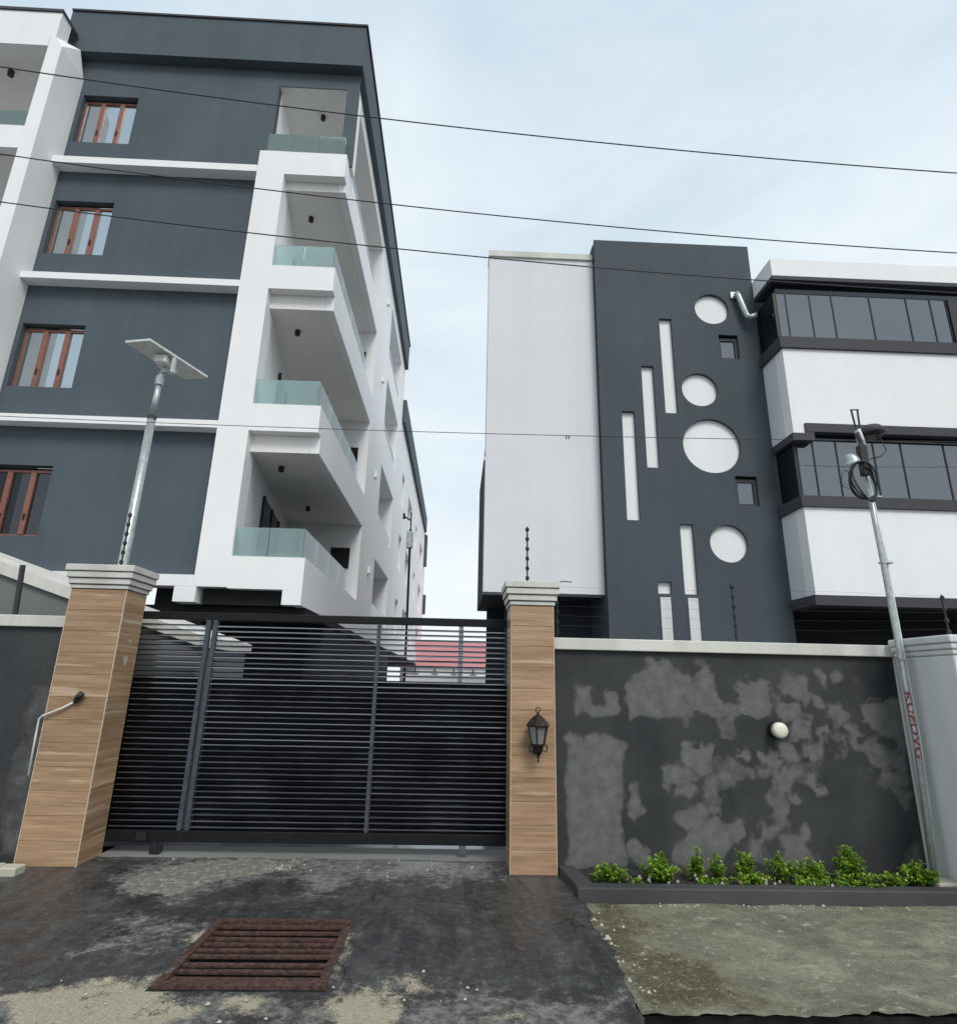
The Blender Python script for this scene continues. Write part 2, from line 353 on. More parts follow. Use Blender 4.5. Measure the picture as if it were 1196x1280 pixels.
def mossy():
    m, t, b, o = mat_new('mossy_concrete')
    n1 = noise(t, 1.7, 6, 0.6); n2 = noise(t, 9, 7, 0.7); n3 = noise(t, 60, 4); mo = attr(t, 'moss'); sc = noise(t, 2.3, 9, 0.7, stretch=(0.9, 1.5, 1)); scn = [n for n in t.nodes if n.type == 'TEX_NOISE'][-1]; scn.inputs['Distortion'].default_value = 0.8
    c = ramp(t, n1, [(0.28, (0.105, 0.100, 0.068)), (0.50, (0.185, 0.175, 0.128)), (0.72, (0.30, 0.285, 0.215))])
    c = mix(t, 0.5, c, ramp(t, sc, [(0.33, (0.062, 0.062, 0.036)), (0.53, (0.18, 0.172, 0.125)), (0.70, (0.40, 0.375, 0.29))]))
    c = mix(t, ramp(t, mathn(t, 'ADD', mo, mathn(t, 'MULTIPLY', mathn(t, 'SUBTRACT', n2, 0.5), 1.2)), [(0.42, 0.0), (0.68, 0.85)]), c, ramp(t, n3, [(0.3, (0.040, 0.032, 0.014)), (0.7, (0.100, 0.080, 0.040))]))
    c = mix(t, ramp(t, n2, [(0.60, 0.0), (0.72, 0.85)]), c, (0.50, 0.48, 0.41))
    c = mix(t, ramp(t, noise(t, 22, 7, 0.75), [(0.34, 0.8), (0.45, 0.0)]), c, (0.075, 0.072, 0.055))
    c = mix(t, ramp(t, noise(t, 38, 8, 0.8), [(0.56, 0.0), (0.68, 0.7)]), c, (0.55, 0.53, 0.46))
    t.links.new(c, b.inputs['Base Color']); t.links.new(ramp(t, sc, [(0.3, 0.45), (0.7, 0.9)]), b.inputs['Roughness']); b.inputs['Specular IOR Level'].default_value = 0.3
    bump(t, b, mathn(t, 'ADD', n2, mathn(t, 'MULTIPLY', n3, 0.4)), 0.6, 0.016); return m
MOSSY = mossy()
CONC = plaster('grey_concrete', (0.20, 0.20, 0.19), 0.2, 0.8, 0.1, 0.4)
KERB = plaster('dark_kerb_screed', (0.060, 0.062, 0.063), 0.3, 0.6, 0.2, 0.4)
YARD = simple('wet_yard_concrete', (0.20, 0.205, 0.205), 0.14, 0, 0.35, 1.5)
EARTH = simple('dark_soil', (0.03, 0.024, 0.017), 0.95, 0, 0.5, 30)
ROADM = plaster('worn_asphalt', (0.055, 0.055, 0.053), 0.3, 0.85, 0.1, 0.5)

def leaf_mat():
    m, t, b, o = mat_new('bright_leaf')
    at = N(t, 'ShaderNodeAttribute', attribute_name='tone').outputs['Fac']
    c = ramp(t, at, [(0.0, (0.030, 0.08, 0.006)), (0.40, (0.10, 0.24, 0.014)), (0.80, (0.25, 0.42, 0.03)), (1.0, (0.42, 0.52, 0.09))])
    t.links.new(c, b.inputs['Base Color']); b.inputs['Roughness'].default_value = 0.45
    tl = N(t, 'ShaderNodeBsdfTranslucent'); t.links.new(c, tl.inputs[0])
    mx = N(t, 'ShaderNodeMixShader'); mx.inputs[0].default_value = 0.3
    t.links.new(b.outputs[0], mx.inputs[1]); t.links.new(tl.outputs[0], mx.inputs[2]); t.links.new(mx.outputs[0], o.inputs[0]); return m
LEAF = leaf_mat()
STEM = simple('green_brown_stem', (0.07, 0.075, 0.03), 0.7)
PETAL = simple('small_pink_white_petal', (0.62, 0.55, 0.52), 0.6)

# value noise for masks
def vnoise(x, y, seed=0):
    xi = np.floor(x).astype(np.int64); yi = np.floor(y).astype(np.int64); fx = x-xi; fy = y-yi
    fx = fx*fx*(3-2*fx); fy = fy*fy*(3-2*fy)
    def h(a, b):
        n = (a*374761393 + b*668265263 + seed*982451653) & 0xffffffff; n = ((n ^ (n >> 13))*1274126177) & 0xffffffff
        return ((n ^ (n >> 16)) & 0xffff)/65535.0
    return (h(xi,yi)*(1-fx)+h(xi+1,yi)*fx)*(1-fy) + (h(xi,yi+1)*(1-fx)+h(xi+1,yi+1)*fx)*fy
def fbm(x, y, seed=0, oct=4):
    s = 0; a = 0.5
    for i in range(oct): s = s + a*vnoise(x*2**i, y*2**i, seed+i); a *= 0.5
    return s/(1-0.5**oct)
def sdf(px, py, poly):                                   # negative inside
    d = np.full(px.shape, 1e9); ins = np.zeros(px.shape, bool); k = len(poly)
    for i in range(k):
        ax, ay = poly[i]; bx, by = poly[(i+1) % k]; ex, ey = bx-ax, by-ay; L = ex*ex+ey*ey+1e-9
        tt = np.clip(((px-ax)*ex+(py-ay)*ey)/L, 0, 1); d = np.minimum(d, (px-ax-ex*tt)**2+(py-ay-ey*tt)**2)
        c = (ay > py) != (by > py); xx = ax+(py-ay)/(ey if abs(ey) > 1e-9 else 1e-9)*ex; ins ^= c & (px < xx)
    return np.sqrt(d)*np.where(ins, -1, 1)
def mask(px, py, polys, soft, wob, fr, seed, grow=0.0):
    wx = px+(fbm(px*fr, py*fr, seed)-0.5)*wob; wy = py+(fbm(px*fr+31, py*fr+17, seed+9)-0.5)*wob
    m = np.zeros(px.shape)
    for p in polys: m = np.maximum(m, np.clip(0.5-(sdf(wx, wy, p)-grow)/soft, 0, 1))
    return m
def grid(name, mat, x0, x1, y0, y1, step, zf, keep=None, attrs=None, parent=None, vertical=None, warp=None):
    nx = max(2, int(round((x1-x0)/step))+1); ny = max(2, int(round((y1-y0)/step))+1)
    X, Y = np.meshgrid(np.linspace(x0, x1, nx), np.linspace(y0, y1, ny)); Z = zf(X, Y)
    if warp is not None: X, Y = warp(X, Y)
    co = np.stack([X, Y, Z], -1).reshape(-1, 3) if vertical is None else np.stack([X, vertical+Z, Y], -1).reshape(-1, 3)
    i = np.arange(nx*ny).reshape(ny, nx); q = np.stack([i[:-1,:-1], i[:-1,1:], i[1:,1:], i[1:,:-1]], -1).reshape(-1, 4)
    if keep is not None:
        cx = (X[:-1,:-1]+X[1:,1:])/2; cy = (Y[:-1,:-1]+Y[1:,1:])/2; q = q[keep(cx, cy).reshape(-1)]
    me = bpy.data.meshes.new(name); me.from_pydata(co.tolist(), [], q.tolist()); me.materials.append(mat)
    for an, fn in (attrs or {}).items():
        a = me.attributes.new(an, 'FLOAT', 'POINT'); a.data.foreach_set('value', fn(X, Y).reshape(-1).astype(np.float32))
    for p in me.polygons: p.use_smooth = True
    me.update(); o = bpy.data.objects.new(name, me); C.objects.link(o)
    if parent: put(o, parent)
    return o

STAIN=[
[(1.11,1.17),(1.22,1.16),(1.25,1.08),(1.29,1.17),(1.5,1.19),(1.65,1.12),(1.59,0.9),(1.59,0.56),(1.55,0.46),(1.56,0.27),(1.61,0.17),(1.6,0.09),(1.48,0.1),(1.42,0.06),(1.3,0.09),(1.19,0.03),(1.09,0.07),(1.12,0.39),(1.1,0.72)],
[(1.2,1.39),(1.22,1.62),(1.31,1.62),(1.31,1.46),(1.34,1.44),(1.51,1.46),(1.52,1.59),(1.58,1.56),(1.59,1.43),(1.43,1.38),(1.28,1.42)],
[(1.7,1.54),(1.72,1.65),(1.8,1.78),(1.9,1.8),(1.98,1.92),(2.14,1.9),(2.17,1.81),(2.31,1.74),(2.36,1.68),(2.45,1.78),(2.53,1.84),(2.6,1.71),(2.62,1.56),(2.66,1.5),(2.83,1.52),(2.88,1.64),(2.97,1.7),(3.14,1.72),(3.1,1.39),(3.0,1.38),(2.85,1.44),(2.61,1.41),(2.3,1.42),(2.14,1.37),(2.03,1.38),(1.86,1.39),(1.74,1.38),(1.73,1.49)],
[(2.05,0.91),(2.11,0.94),(2.24,0.91),(2.33,0.84),(2.23,0.77),(2.06,0.77)],
[(2.17,1.1),(2.28,1.12),(2.43,1.09),(2.53,1.12),(2.5,0.88),(2.39,0.85),(2.27,0.94)],
[(2.04,0.74),(2.32,0.71),(2.28,0.68),(2.06,0.69)],
[(2.13,0.47),(2.23,0.54),(2.37,0.57),(2.37,0.44),(2.47,0.44),(2.54,0.41),(2.73,0.44),(2.7,0.28),(2.57,0.2),(2.47,0.08),(2.2,0.07),(2.06,0.14),(2.1,0.22),(2.21,0.26),(2.25,0.34)],
[(1.7,0.65),(1.75,0.75),(1.76,0.6),(1.79,0.52),(1.73,0.46),(1.7,0.5)],
[(1.66,0.22),(1.72,0.28),(1.79,0.2),(1.82,0.09),(1.68,0.1)],
[(2.79,1.08),(2.85,1.11),(2.91,1.06),(2.86,0.99),(2.79,1.02)],
[(2.95,1.11),(3.02,1.06),(3.03,0.99),(2.96,1.03)],
[(2.92,0.9),(3.03,0.91),(3.01,0.85),(2.94,0.86)],
[(2.6,0.88),(2.68,0.92),(2.66,0.81),(2.6,0.83)],
[(2.47,0.59),(2.53,0.57),(2.52,0.51),(2.47,0.52)],
[(2.82,0.27),(2.92,0.3),(2.87,0.2),(2.91,0.12),(2.82,0.15)],
[(2.81,1.62),(2.87,1.68),(3.08,1.72),(3.18,1.68),(3.19,1.63),(3.07,1.6),(3.13,1.47),(3.11,1.38),(2.97,1.41),(2.79,1.43)],
[(3.26,1.69),(3.33,1.75),(3.52,1.76),(3.52,1.63),(3.56,1.61),(3.51,1.54),(3.39,1.61),(3.27,1.63)],
[(3.21,1.47),(3.29,1.57),(3.32,1.5),(3.42,1.46),(3.37,1.38),(3.24,1.36)],
[(3.31,1.23),(3.38,1.35),(3.45,1.42),(3.53,1.39),(3.49,1.18),(3.37,1.14),(3.32,1.18)],
[(3.19,1.14),(3.27,1.14),(3.37,1.09),(3.35,1.0),(3.28,0.99),(3.19,1.07)],
[(3.06,0.99),(3.12,1.05),(3.18,0.99),(3.13,0.93),(3.07,0.94)],
[(3.43,1.11),(3.55,1.13),(3.61,1.09),(3.58,1.04),(3.44,1.02)],
[(3.19,0.9),(3.27,0.95),(3.34,0.85),(3.25,0.82),(3.2,0.83)],
[(3.41,0.82),(3.48,0.86),(3.51,0.8),(3.44,0.77)],
[(3.12,0.73),(3.17,0.81),(3.23,0.73),(3.18,0.66),(3.13,0.67)],
[(3.24,0.69),(3.31,0.66),(3.34,0.61),(3.27,0.62)],
[(3.13,0.59),(3.19,0.59),(3.17,0.43),(3.12,0.44)],
[(3.12,0.35),(3.19,0.31),(3.27,0.31),(3.36,0.42),(3.35,0.32),(3.3,0.26),(3.38,0.15),(3.33,0.06),(3.14,0.06),(3.1,0.21)],
[(3.56,1.6),(3.65,1.58),(3.71,1.5),(3.83,1.5),(3.91,1.39),(3.86,1.33),(3.72,1.35),(3.68,1.45),(3.63,1.52)],
[(3.86,1.32),(3.98,1.3),(4.01,1.23),(3.95,1.12),(3.91,1.23)],
[(4.09,1.47),(4.18,1.55),(4.43,1.57),(4.5,1.5),(4.46,1.16),(4.39,0.99),(4.42,0.83),(4.33,0.78),(4.28,0.83),(4.32,0.94),(4.26,1.05),(4.36,1.16),(4.25,1.25),(4.16,1.32),(4.08,1.34)],
[(3.99,1.14),(4.15,1.21),(4.21,1.14),(4.26,1.05),(4.23,0.97),(4.31,0.9),(4.23,0.79),(4.13,0.81),(4.16,0.92),(4.09,1.03)],
[(3.48,0.77),(3.57,0.71),(3.49,0.71)],
[(3.66,1.81),(3.74,1.83),(3.71,1.71),(3.68,1.75)],
[(3.79,1.79),(3.86,1.85),(3.9,1.8),(3.82,1.75)],
[(4.27,0.76),(4.4,0.73),(4.36,0.59),(4.31,0.66)],
[(4.25,0.21),(4.46,0.31),(4.44,0.04),(4.2,0.07)],
[(3.57,1.15),(3.63,1.26),(3.72,1.33),(3.63,1.15),(3.61,1.09)],
]
SAND= [[(-2.43,3.93),(-2.23,4.01),(-2.01,4.09),(-1.63,4.05),(-1.42,3.89),(-1.26,3.71),(-1.45,3.44),(-2.08,3.44)],[(-1.26,3.81),(-0.99,3.9),(-0.9,3.72),(-1.12,3.65)],[(-0.73,3.9),(-0.39,3.98),(-0.12,3.82),(-0.29,3.48),(-0.6,3.48)],[(-0.29,4.05),(-0.08,4.08),(-0.05,3.93),(-0.26,3.94)],[(-1.72,4.77),(-1.7,4.94),(-1.61,4.84),(-1.54,4.23),(-1.58,4.17)],[(-0.69,3.99),(-0.67,4.59),(-0.65,4.72),(-0.57,4.41),(-0.59,3.98)],[(0.19,3.78),(0.41,3.83),(0.43,3.67),(0.22,3.63)]]
CEM= [[(-2.66,5.6),(-2.68,5.87),(-2.52,6.18),(-2.0,6.46),(-1.23,6.39),(-1.63,5.98),(-1.91,5.79),(-2.16,5.39),(-2.5,5.45)]]
WET= [[(-1.49,6.54),(-0.35,6.82),(0.55,6.75),(0.28,6.22),(-0.59,6.11),(-1.21,6.28)]]


# ================================================================== ground
structure(MB().quad((-600,-600,-0.6),(600,-600,-0.6),(600,600,-0.6),(-600,600,-0.6)).build('ground', CONC))
structure(MB().box(-60, 60, -14, 3.1, -0.3, -0.06).build('road', ROADM))
GX0, GX1, GY0, GY1 = -1.60, -0.70, 3.98, 4.90
rough = lambda X, Y: (fbm(X*3.1, Y*3.1, 3)-0.5)*0.016 + (fbm(X*14, Y*14, 5)-0.5)*0.006
def drive_z(X, Y): return rough(X, Y) - 0.016*np.clip((4.04+0.03*(fbm(X*2, Y*0, 8)-0.5)-Y)/0.03, 0, 1)
def wob_edge(X, Y): return X < 1.04 + 0.07*(fbm(Y*5, Y*0+3, 12)-0.5)
drive = structure(grid('driveway', DRIVE, -9.0, 1.06, 1.6, 6.46, 0.026, drive_z,
    keep=lambda x, y: ~((x > GX0) & (x < GX1) & (y > GY0) & (y < GY1)) & (x < 9),
    warp=lambda X, Y: (X + (0.10*(fbm(Y*4, Y*0+3, 12)-0.5) + 0.05*(fbm(Y*22, Y*0+3, 13)-0.5))*np.clip((X-0.4)/0.66, 0, 1)**3, Y),
    attrs={'sand': lambda X, Y: np.maximum(mask(X, Y, SAND, 0.20, 0.22, 7, 21), np.where(Y < 4.06, .30, 0)),
           'cement': lambda X, Y: np.maximum(mask(X, Y, CEM, 0.14, 0.22, 6, 22), 0.42*np.clip(1-np.abs(Y-6.36)/0.16, 0, 1)*(fbm(X*3, Y*3, 40) > 0.45)),
           'wet': lambda X, Y: mask(X, Y, WET, 0.7, 0.5, 3, 23),
           'pale': lambda X, Y: mask(X, Y, [[(-2.9,6.0),(-2.6,6.42),(0.45,6.42),(0.5,6.0),(0.0,5.7),(-0.7,5.85),(-0.9,5.4),(-1.3,5.5),(-1.5,5.85),(-2.0,5.3),(-2.7,5.4)], [(-2.2,4.3),(-1.65,4.5),(-1.7,5.1),(-2.3,5.0)], [(-3.2,3.4),(1.0,3.4),(1.0,3.95),(-3.2,4.02)]], 0.5, 0.4, 3, 25)}))
box('slab_edge', KERB, drive, 0.90, 1.012, 1.6, 6.0, -0.55, -0.02)
box('drain_pit_side', PIT, drive, GX0-0.03, GX1+0.03, GY0-0.05, GY0-0.002, -0.5, -0.012)
box('drain_pit_side', PIT, drive, GX0-0.03, GX1+0.03, GY1+0.002, GY1+0.05, -0.5, -0.012)
box('drain_pit_side', PIT, drive, GX0-0.05, GX0-0.002, GY0-0.05, GY1+0.05, -0.5, -0.014)
box('drain_pit_side', PIT, drive, GX1+0.002, GX1+0.05, GY0-0.05, GY1+0.05, -0.5, -0.014)
box('drain_pit_floor', PIT, drive, GX0-0.05, GX1+0.05, GY0-0.05, GY1+0.05, -0.55, -0.5)
sill = structure(box('gate_threshold', CONC, None, -3.32, 0.58, 6.44, 6.80, -0.1, 0.012))
structure(MB().quad((-30,6.79,0.0),(30,6.79,0.0),(30,80,0.0),(-30,80,0.0)).build('yard', YARD))
# mossy slab over the roadside drain, right of the driveway
def slab_keep(x, y): return y > 3.77 + 0.05*(fbm(x*4, x*0, 31)-0.5) + 0.02*(fbm(x*20, x*0, 33)-0.5)
slab = structure(grid('pavement_slab', MOSSY, 1.05, 9.0, 3.77, 5.46, 0.03, lambda X, Y: rough(X+5, Y)*1.5-0.035,
    warp=lambda X, Y: (X, Y + (0.06*(fbm(X*3, X*0, 31)-0.5) + 0.05*(fbm(X*17, X*0, 33)-0.5))*np.clip((4.3-Y)/0.53, 0, 1)**2),
    attrs={'moss': lambda X, Y: np.clip(mask(X, Y, [[(1.0,3.7),(1.9,3.7),(1.7,4.3),(1.5,4.6),(1.6,5.0),(1.3,5.5),(1.0,5.5)], [(2.2,5.3),(5,5.35),(5,5.5),(2.0,5.5)]], 0.5, 0.5, 3, 24)*0.75, 0, 1)}))
MB().box(1.07, 9.0, 3.80, 5.46, -0.13, -0.058).build('slab_body', PIT, slab)  # pit black here paints in the dark gap below the slab
MB().box(1.03, 9.0, 4.6, 4.8, -0.6, -0.131).build('drain_wall', PIT, slab)
structure(MB().box(1.015, 9.0, 3.1, 4.6, -0.58, -0.5).build('drain_channel', PIT))

# rusty drain grate set in the driveway
gr = thing('drain_grate', ((GX0+GX1)/2, (GY0+GY1)/2, -0.03), 'rusty iron drain grate set into the dark driveway', 'drain grate')
box('grate_frame', RUST, gr, GX0-0.03, GX1+0.03, GY0-0.035, GY0+0.03, -0.05, 0.006); box('grate_frame', RUST, gr, GX0-0.03, GX1+0.03, GY1-0.02, GY1+0.03, -0.05, 0.004)
box('grate_frame', RUST, gr, GX0-0.03, GX0+0.022, GY0+0.031, GY1-0.021, -0.05, 0.004); box('grate_frame', RUST, gr, GX1-0.022, GX1+0.03, GY0+0.031, GY1-0.021, -0.05, 0.005)
rnd = random.Random(4)
for k, y in enumerate([4.075+.0935*q for q in range(9)]):
    b = MB(); dz = rnd.uniform(-0.006, 0.004); w = 0.028
    b.box(GX0+0.02, GX1-0.02, y-w, y+w*0.5, -0.018+dz, -0.006+dz)
    k1 = rnd.uniform(-.008, .008); b.v = [(x_, y_+(x_-GX0)*k1, z_) for x_, y_, z_ in b.v]; b.build('grate_bar', RUST, gr)
# litter of leaves caught on the grate, loose crumbs of mortar
cr_ = MB(); rnd = random.Random(9)
def crumb(m, x, y, z, s):
    n = len(m.v)
    for dx, dy, dz in ((-1,-.7,0),(1,-.8,0),(.9,.8,0),(-.8,.9,0),(-.4,-.3,.8),(.5,-.3,.7),(.4,.4,.9),(-.5,.4,.7)):
        m.v.append((x+dx*s*rnd.uniform(.6,1.1), y+dy*s*rnd.uniform(.6,1.1), z+dz*s*rnd.uniform(.5,1)))
    m.f += [(n+4,n+5,n+6,n+7),(n,n+1,n+5,n+4),(n+1,n+2,n+6,n+5),(n+2,n+3,n+7,n+6),(n+3,n,n+4,n+7)]
for i in range(170):
    a = rnd.random()
    if a < .35: x, y = rnd.gauss(-1.55, .05), rnd.gauss(6.12, .05)
    elif a < .6: x, y = rnd.uniform(-2.6, 0.4), 6.3+rnd.gauss(0, .09)
    elif a < .8: x, y = rnd.gauss(-0.55, .35), rnd.gauss(6.0, .15)
    else: x, y = rnd.uniform(-2.4, 0.2), 3.85+rnd.gauss(0, .16)
    if GX0-.05 < x < GX1+.05 and GY0-.05 < y < GY1+.05: continue
    crumb(cr_, x, y, -0.004, abs(rnd.gauss(.005, .004))+.0025)
for i in range(60): 
    x = 1.06+rnd.gauss(.05, .05)+(.15*rnd.random() if rnd.random() < .3 else 0); y = rnd.uniform(3.9, 5.4); crumb(cr_, x, y, -0.035, abs(rnd.gauss(.006, .006))+.003)
for i in range(60): crumb(cr_, rnd.uniform(1.2, 4.4), 5.38+rnd.gauss(0, .03), -0.033, abs(rnd.gauss(.005, .004))+.003)
tag(cr_.build('mortar_crumbs', STONE), 'scattered pale crumbs of mortar on the wet driveway', 'rubble', kind='stuff')

# ================================================================== apartment building (slate and white)
ab = thing('apartment_building', (-5.5, 10.0, 0), 'tall slate and white apartment block with stacked corner balconies', 'building')
WIN = [(12.50, 13.78), (9.69, 10.97), (6.76, 8.09), (3.93, 5.22)]; WX = (-8.46, -7.28)
rect = lambda x0, x1, z0, z1: [(x0, z0), (x1, z0), (x1, z1), (x0, z1)]
fwall = MB().holed(rect(-9.0, -4.30, 3.20, 14.78), [rect(WX[0], WX[1], a, b) for a, b in WIN], 10.25, 0.17).build('slate_wall', SLATE, ab)
for a, b in WIN:
    w = bpy.data.objects.new('window', None); C.objects.link(w); w.location = ((WX[0]+WX[1])/2, 10.4, a); put(w, ab)
    dark = a < 5
    f = MB(); y0, y1 = 10.36, 10.42; t_ = 0.045
    f.box(WX[0]+.002, WX[1]-.002, y0, y1, a+.002, a+t_); f.box(WX[0]+.002, WX[1]-.002, y0, y1, b-t_-.06, b-.06)
    f.box(WX[0]+.002, WX[0]+t_, y0, y1, a+t_, b-t_-.06); f.box(WX[1]-t_*.6, WX[1]-.002, y0, y1, a+t_, b-t_-.06)
    f.build('frame', BROWN, w)
    xs = [WX[0]+t_, WX[0]+0.40, WX[0]+0.81, WX[1]-t_*.6]
    for xm in xs[1:3]:
        MB().box(xm-.045, xm+.045, 10.345, 10.42, a+t_, b-t_-.06).build('mullion', BROWN, w)
        MB().box(xm-.012, xm+.012, 10.325, 10.344, a+.30, a+.42).build('handle', BLACK, w)
    for x0, x1 in ((xs[0], xs[1]-.045), (xs[1]+.045, xs[2]-.045), (xs[2]+.045, xs[3])):
        MB().box(x0, x1, 10.385, 10.395, a+t_, b-t_-.06).build('pane', PANE_D if dark else PANE, w)
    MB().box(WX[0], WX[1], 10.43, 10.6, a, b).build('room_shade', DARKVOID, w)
for z0, z1 in ((11.70, 11.86), (8.93, 9.07), (5.96, 6.10)):
    box('ledge', WHITE, ab, -8.54, -4.402, 10.0, 10.249, z0, z1)
box('ledge', WHITE, ab, -8.54, -4.402, 10.0, 10.35, 3.10, 3.29)
box('downstand', WHITE, ab, -4.70, -4.34, 10.002, 10.36, 2.84, 3.099)
col = MB().box(-4.40, -3.84, 10.0, 10.40, 3.10, 12.24).build('corner_column', WHITE, ab)
LV = [(2.83, 3.08, 3.63), (5.60, 5.93, 6.46), (8.60, 8.91, 9.44), (11.45, 11.66, 12.24)]
wl = lambda t: (-3.86-0.74*t, 10.10+5.3*t)
for i, (c, u, p) in enumerate(LV):
    bal = bpy.data.objects.new('balcony', None); C.objects.link(bal); bal.location = (-3.2, 10.2, p); put(bal, ab)
    fp = MB().box(-3.84, -2.60, 10.0, 10.20, u, p).build('front_parapet', WHITE, bal)
    if i == 0: MB().box(-2.92, -2.60, 10.0, 10.20, c, u-.001).build('parapet_foot', WHITE, bal)
    MB().box(-2.76, -2.60, 10.201, 15.40, c, p).build('side_parapet', WHITE, bal)
    MB().box(-4.28, -2.765, 10.205, 10.45, c, u+.05).build('slab', SOFFIT if i else DARKVOID, bal)  # lowest slab is near-black, its underside shade put into the colour
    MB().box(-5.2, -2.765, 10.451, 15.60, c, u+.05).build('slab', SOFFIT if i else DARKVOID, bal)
    top = LV[i+1][0] if i < 3 else 14.33
    (ax, ay), (bx, by) = wl(0), wl(1)
    if i == 3: ax, ay, bx = -4.31, 10.12, -4.6
    MB().prism([(ax-.9, ay+.32), (ax, ay+.32), (bx, by+.2), (bx-.9, by+.2)], u+.06, top-.002).build('inner_wall', WHITE, bal)
    MB().box(-5.4, -2.601, 15.401, 15.60, c, top-.002).build('end_wall', WHITE, bal)
    MB().box(-3.36, -2.86, 15.37, 15.40, p+.82, p+1.36).build('end_window', PANE_D, bal)
    iw = lambda t: (ax+(bx-ax)*t, ay+.32+(by-.12-ay)*t)
    (dx, dy), (ex, ey) = iw(.27), iw(.66); o_ = .035
    d = MB().prism([(dx-.05, dy), (dx+o_, dy), (ex+o_, ey), (ex-.05, ey)], u+.06, p+1.62).build('balcony_door', PANE_D, bal)
    for tt in (.27, .465, .66):
        qx, qy = iw(tt); MB().box(qx+.036, qx+.062, qy-.03, qy+.03, u+.06, p+1.62).build('door_frame', BLACK, d)
    # green glass balustrade panels
    gx0 = -3.86 if i < 3 else -4.29
    n = 2 if i < 3 else 3
    for k in range(n):
        a = gx0+(-2.665-gx0)*k/n; b = gx0+(-2.665-gx0)*(k+1)/n
        MB().box(a+.006, b-.006, 10.06, 10.075, p+.002, p+.52).build('glass_panel', RAILGLASS, bal)
    n = 4
    for k in range(n):
        a = 10.08+4.4*k/n; b = 10.08+4.4*(k+1)/n
        MB().box(-2.68, -2.665, a+.006, b-.008, p+.002, p+.52).build('glass_panel', RAILGLASS, bal)
        MB().box(-2.69, -2.655, b-.008, b+.008, p+.002, p+.10).build('glass_clamp', GALV, bal)
    # ceiling spotlights under the slab above
    for lx, ly in ((-3.48, 10.95), (-3.62, 13.7)):
        zc = top
        MB().lathe([(.045, zc-.11), (.055, zc-.10), (.055, zc-.002)], lx, ly, 12).build('ceiling_light', BLACK, bal)
MB().box(-4.35, -3.841, 10.001, 10.20, 12.241, 12.245).build('column_cap', WHITE, ab)
box('slate_lintel', SLATE, ab, -4.299, -2.53, 10.252, 10.272, 14.32, 14.78)
box('slate_pier', SLATE, ab, -2.80, -2.53, 10.252, 10.30, 12.20, 14.319)
box('white_pier', WHITE, ab, -2.80, -2.535, 10.301, 10.56, 12.20, 14.319)
box('top_ceiling', SOFFIT, ab, -5.2, -2.605, 10.273, 23.0, 14.33, 14.75)
# roof parapet, overhanging front and side
box('roof_parapet', SLATE, ab, -9.0, -2.462, 10.03, 10.245, 14.76, 15.92)
MB().box(-2.62, -2.46, 10.246, 23.4, 14.762, 15.92).build('roof_parapet', SLATE, ab)
MB().box(-9.0, -2.42, 10.0, 10.26, 15.921, 15.97).build('roof_edge_capping', CHAR, ab)
MB().box(-2.66, -2.42, 10.261, 23.45, 15.921, 15.97).build('roof_edge_capping', CHAR, ab)
MB().box(-9.0, -2.63, 10.26, 23.4, 15.2, 15.4).build('roof_slab', CONC, ab)
# side wall with loggias, running back along the drive
def side_wall(y0, y1, z0, z1, holes, x, depth, name, mat, parent):
    m = MB().holed(rect(y0, y1, z0, z1), holes, 0.0, depth)
    m.v = [(x-d, s, z) for s, d, z in m.v]; return m.build(name, mat, parent)
HZ = [(3.50, 5.30), (6.40, 8.40), (9.60, 11.50), (12.40, 14.25)]
side_wall(15.602, 23.4, 2.80, 14.76, [rect(18.2, 22.0, a, b) for a, b in HZ], -2.60, 0.9, 'side_wall', WHITE, ab)
for a, b in HZ:
    box('loggia_back', WHITE_B, ab, -3.75, -3.51, 18.0, 22.2, a-.15, b+.15)
    w = box('loggia_window', BROWN, ab, -3.50, -3.44, 20.0, 21.4, a+.5, b-.25)
    MB().box(-3.43, -3.42, 20.08, 20.67, a+.58, b-.33).build('pane', PANE_D, w); MB().box(-3.43, -3.42, 20.73, 21.32, a+.58, b-.33).build('pane', PANE_D, w)
    MB().box(-2.665, -2.65, 18.25, 21.95, a-.02, a+.45).build('glass_panel', RAILGLASS, ab)
    MB().box(-2.599, -2.52, 16.9, 17.06, a+1.1, a+1.3).build('wall_lamp', PVC, ab)
# car port under the block, its shade put into a near-black colour
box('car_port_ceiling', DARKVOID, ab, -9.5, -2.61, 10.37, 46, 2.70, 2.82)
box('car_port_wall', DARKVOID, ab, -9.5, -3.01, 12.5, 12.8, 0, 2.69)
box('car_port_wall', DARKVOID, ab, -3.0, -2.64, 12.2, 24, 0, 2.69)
box('car_port_column', DARKVOID, ab, -4.75, -4.35, 10.4, 10.8, 0, 2.69)
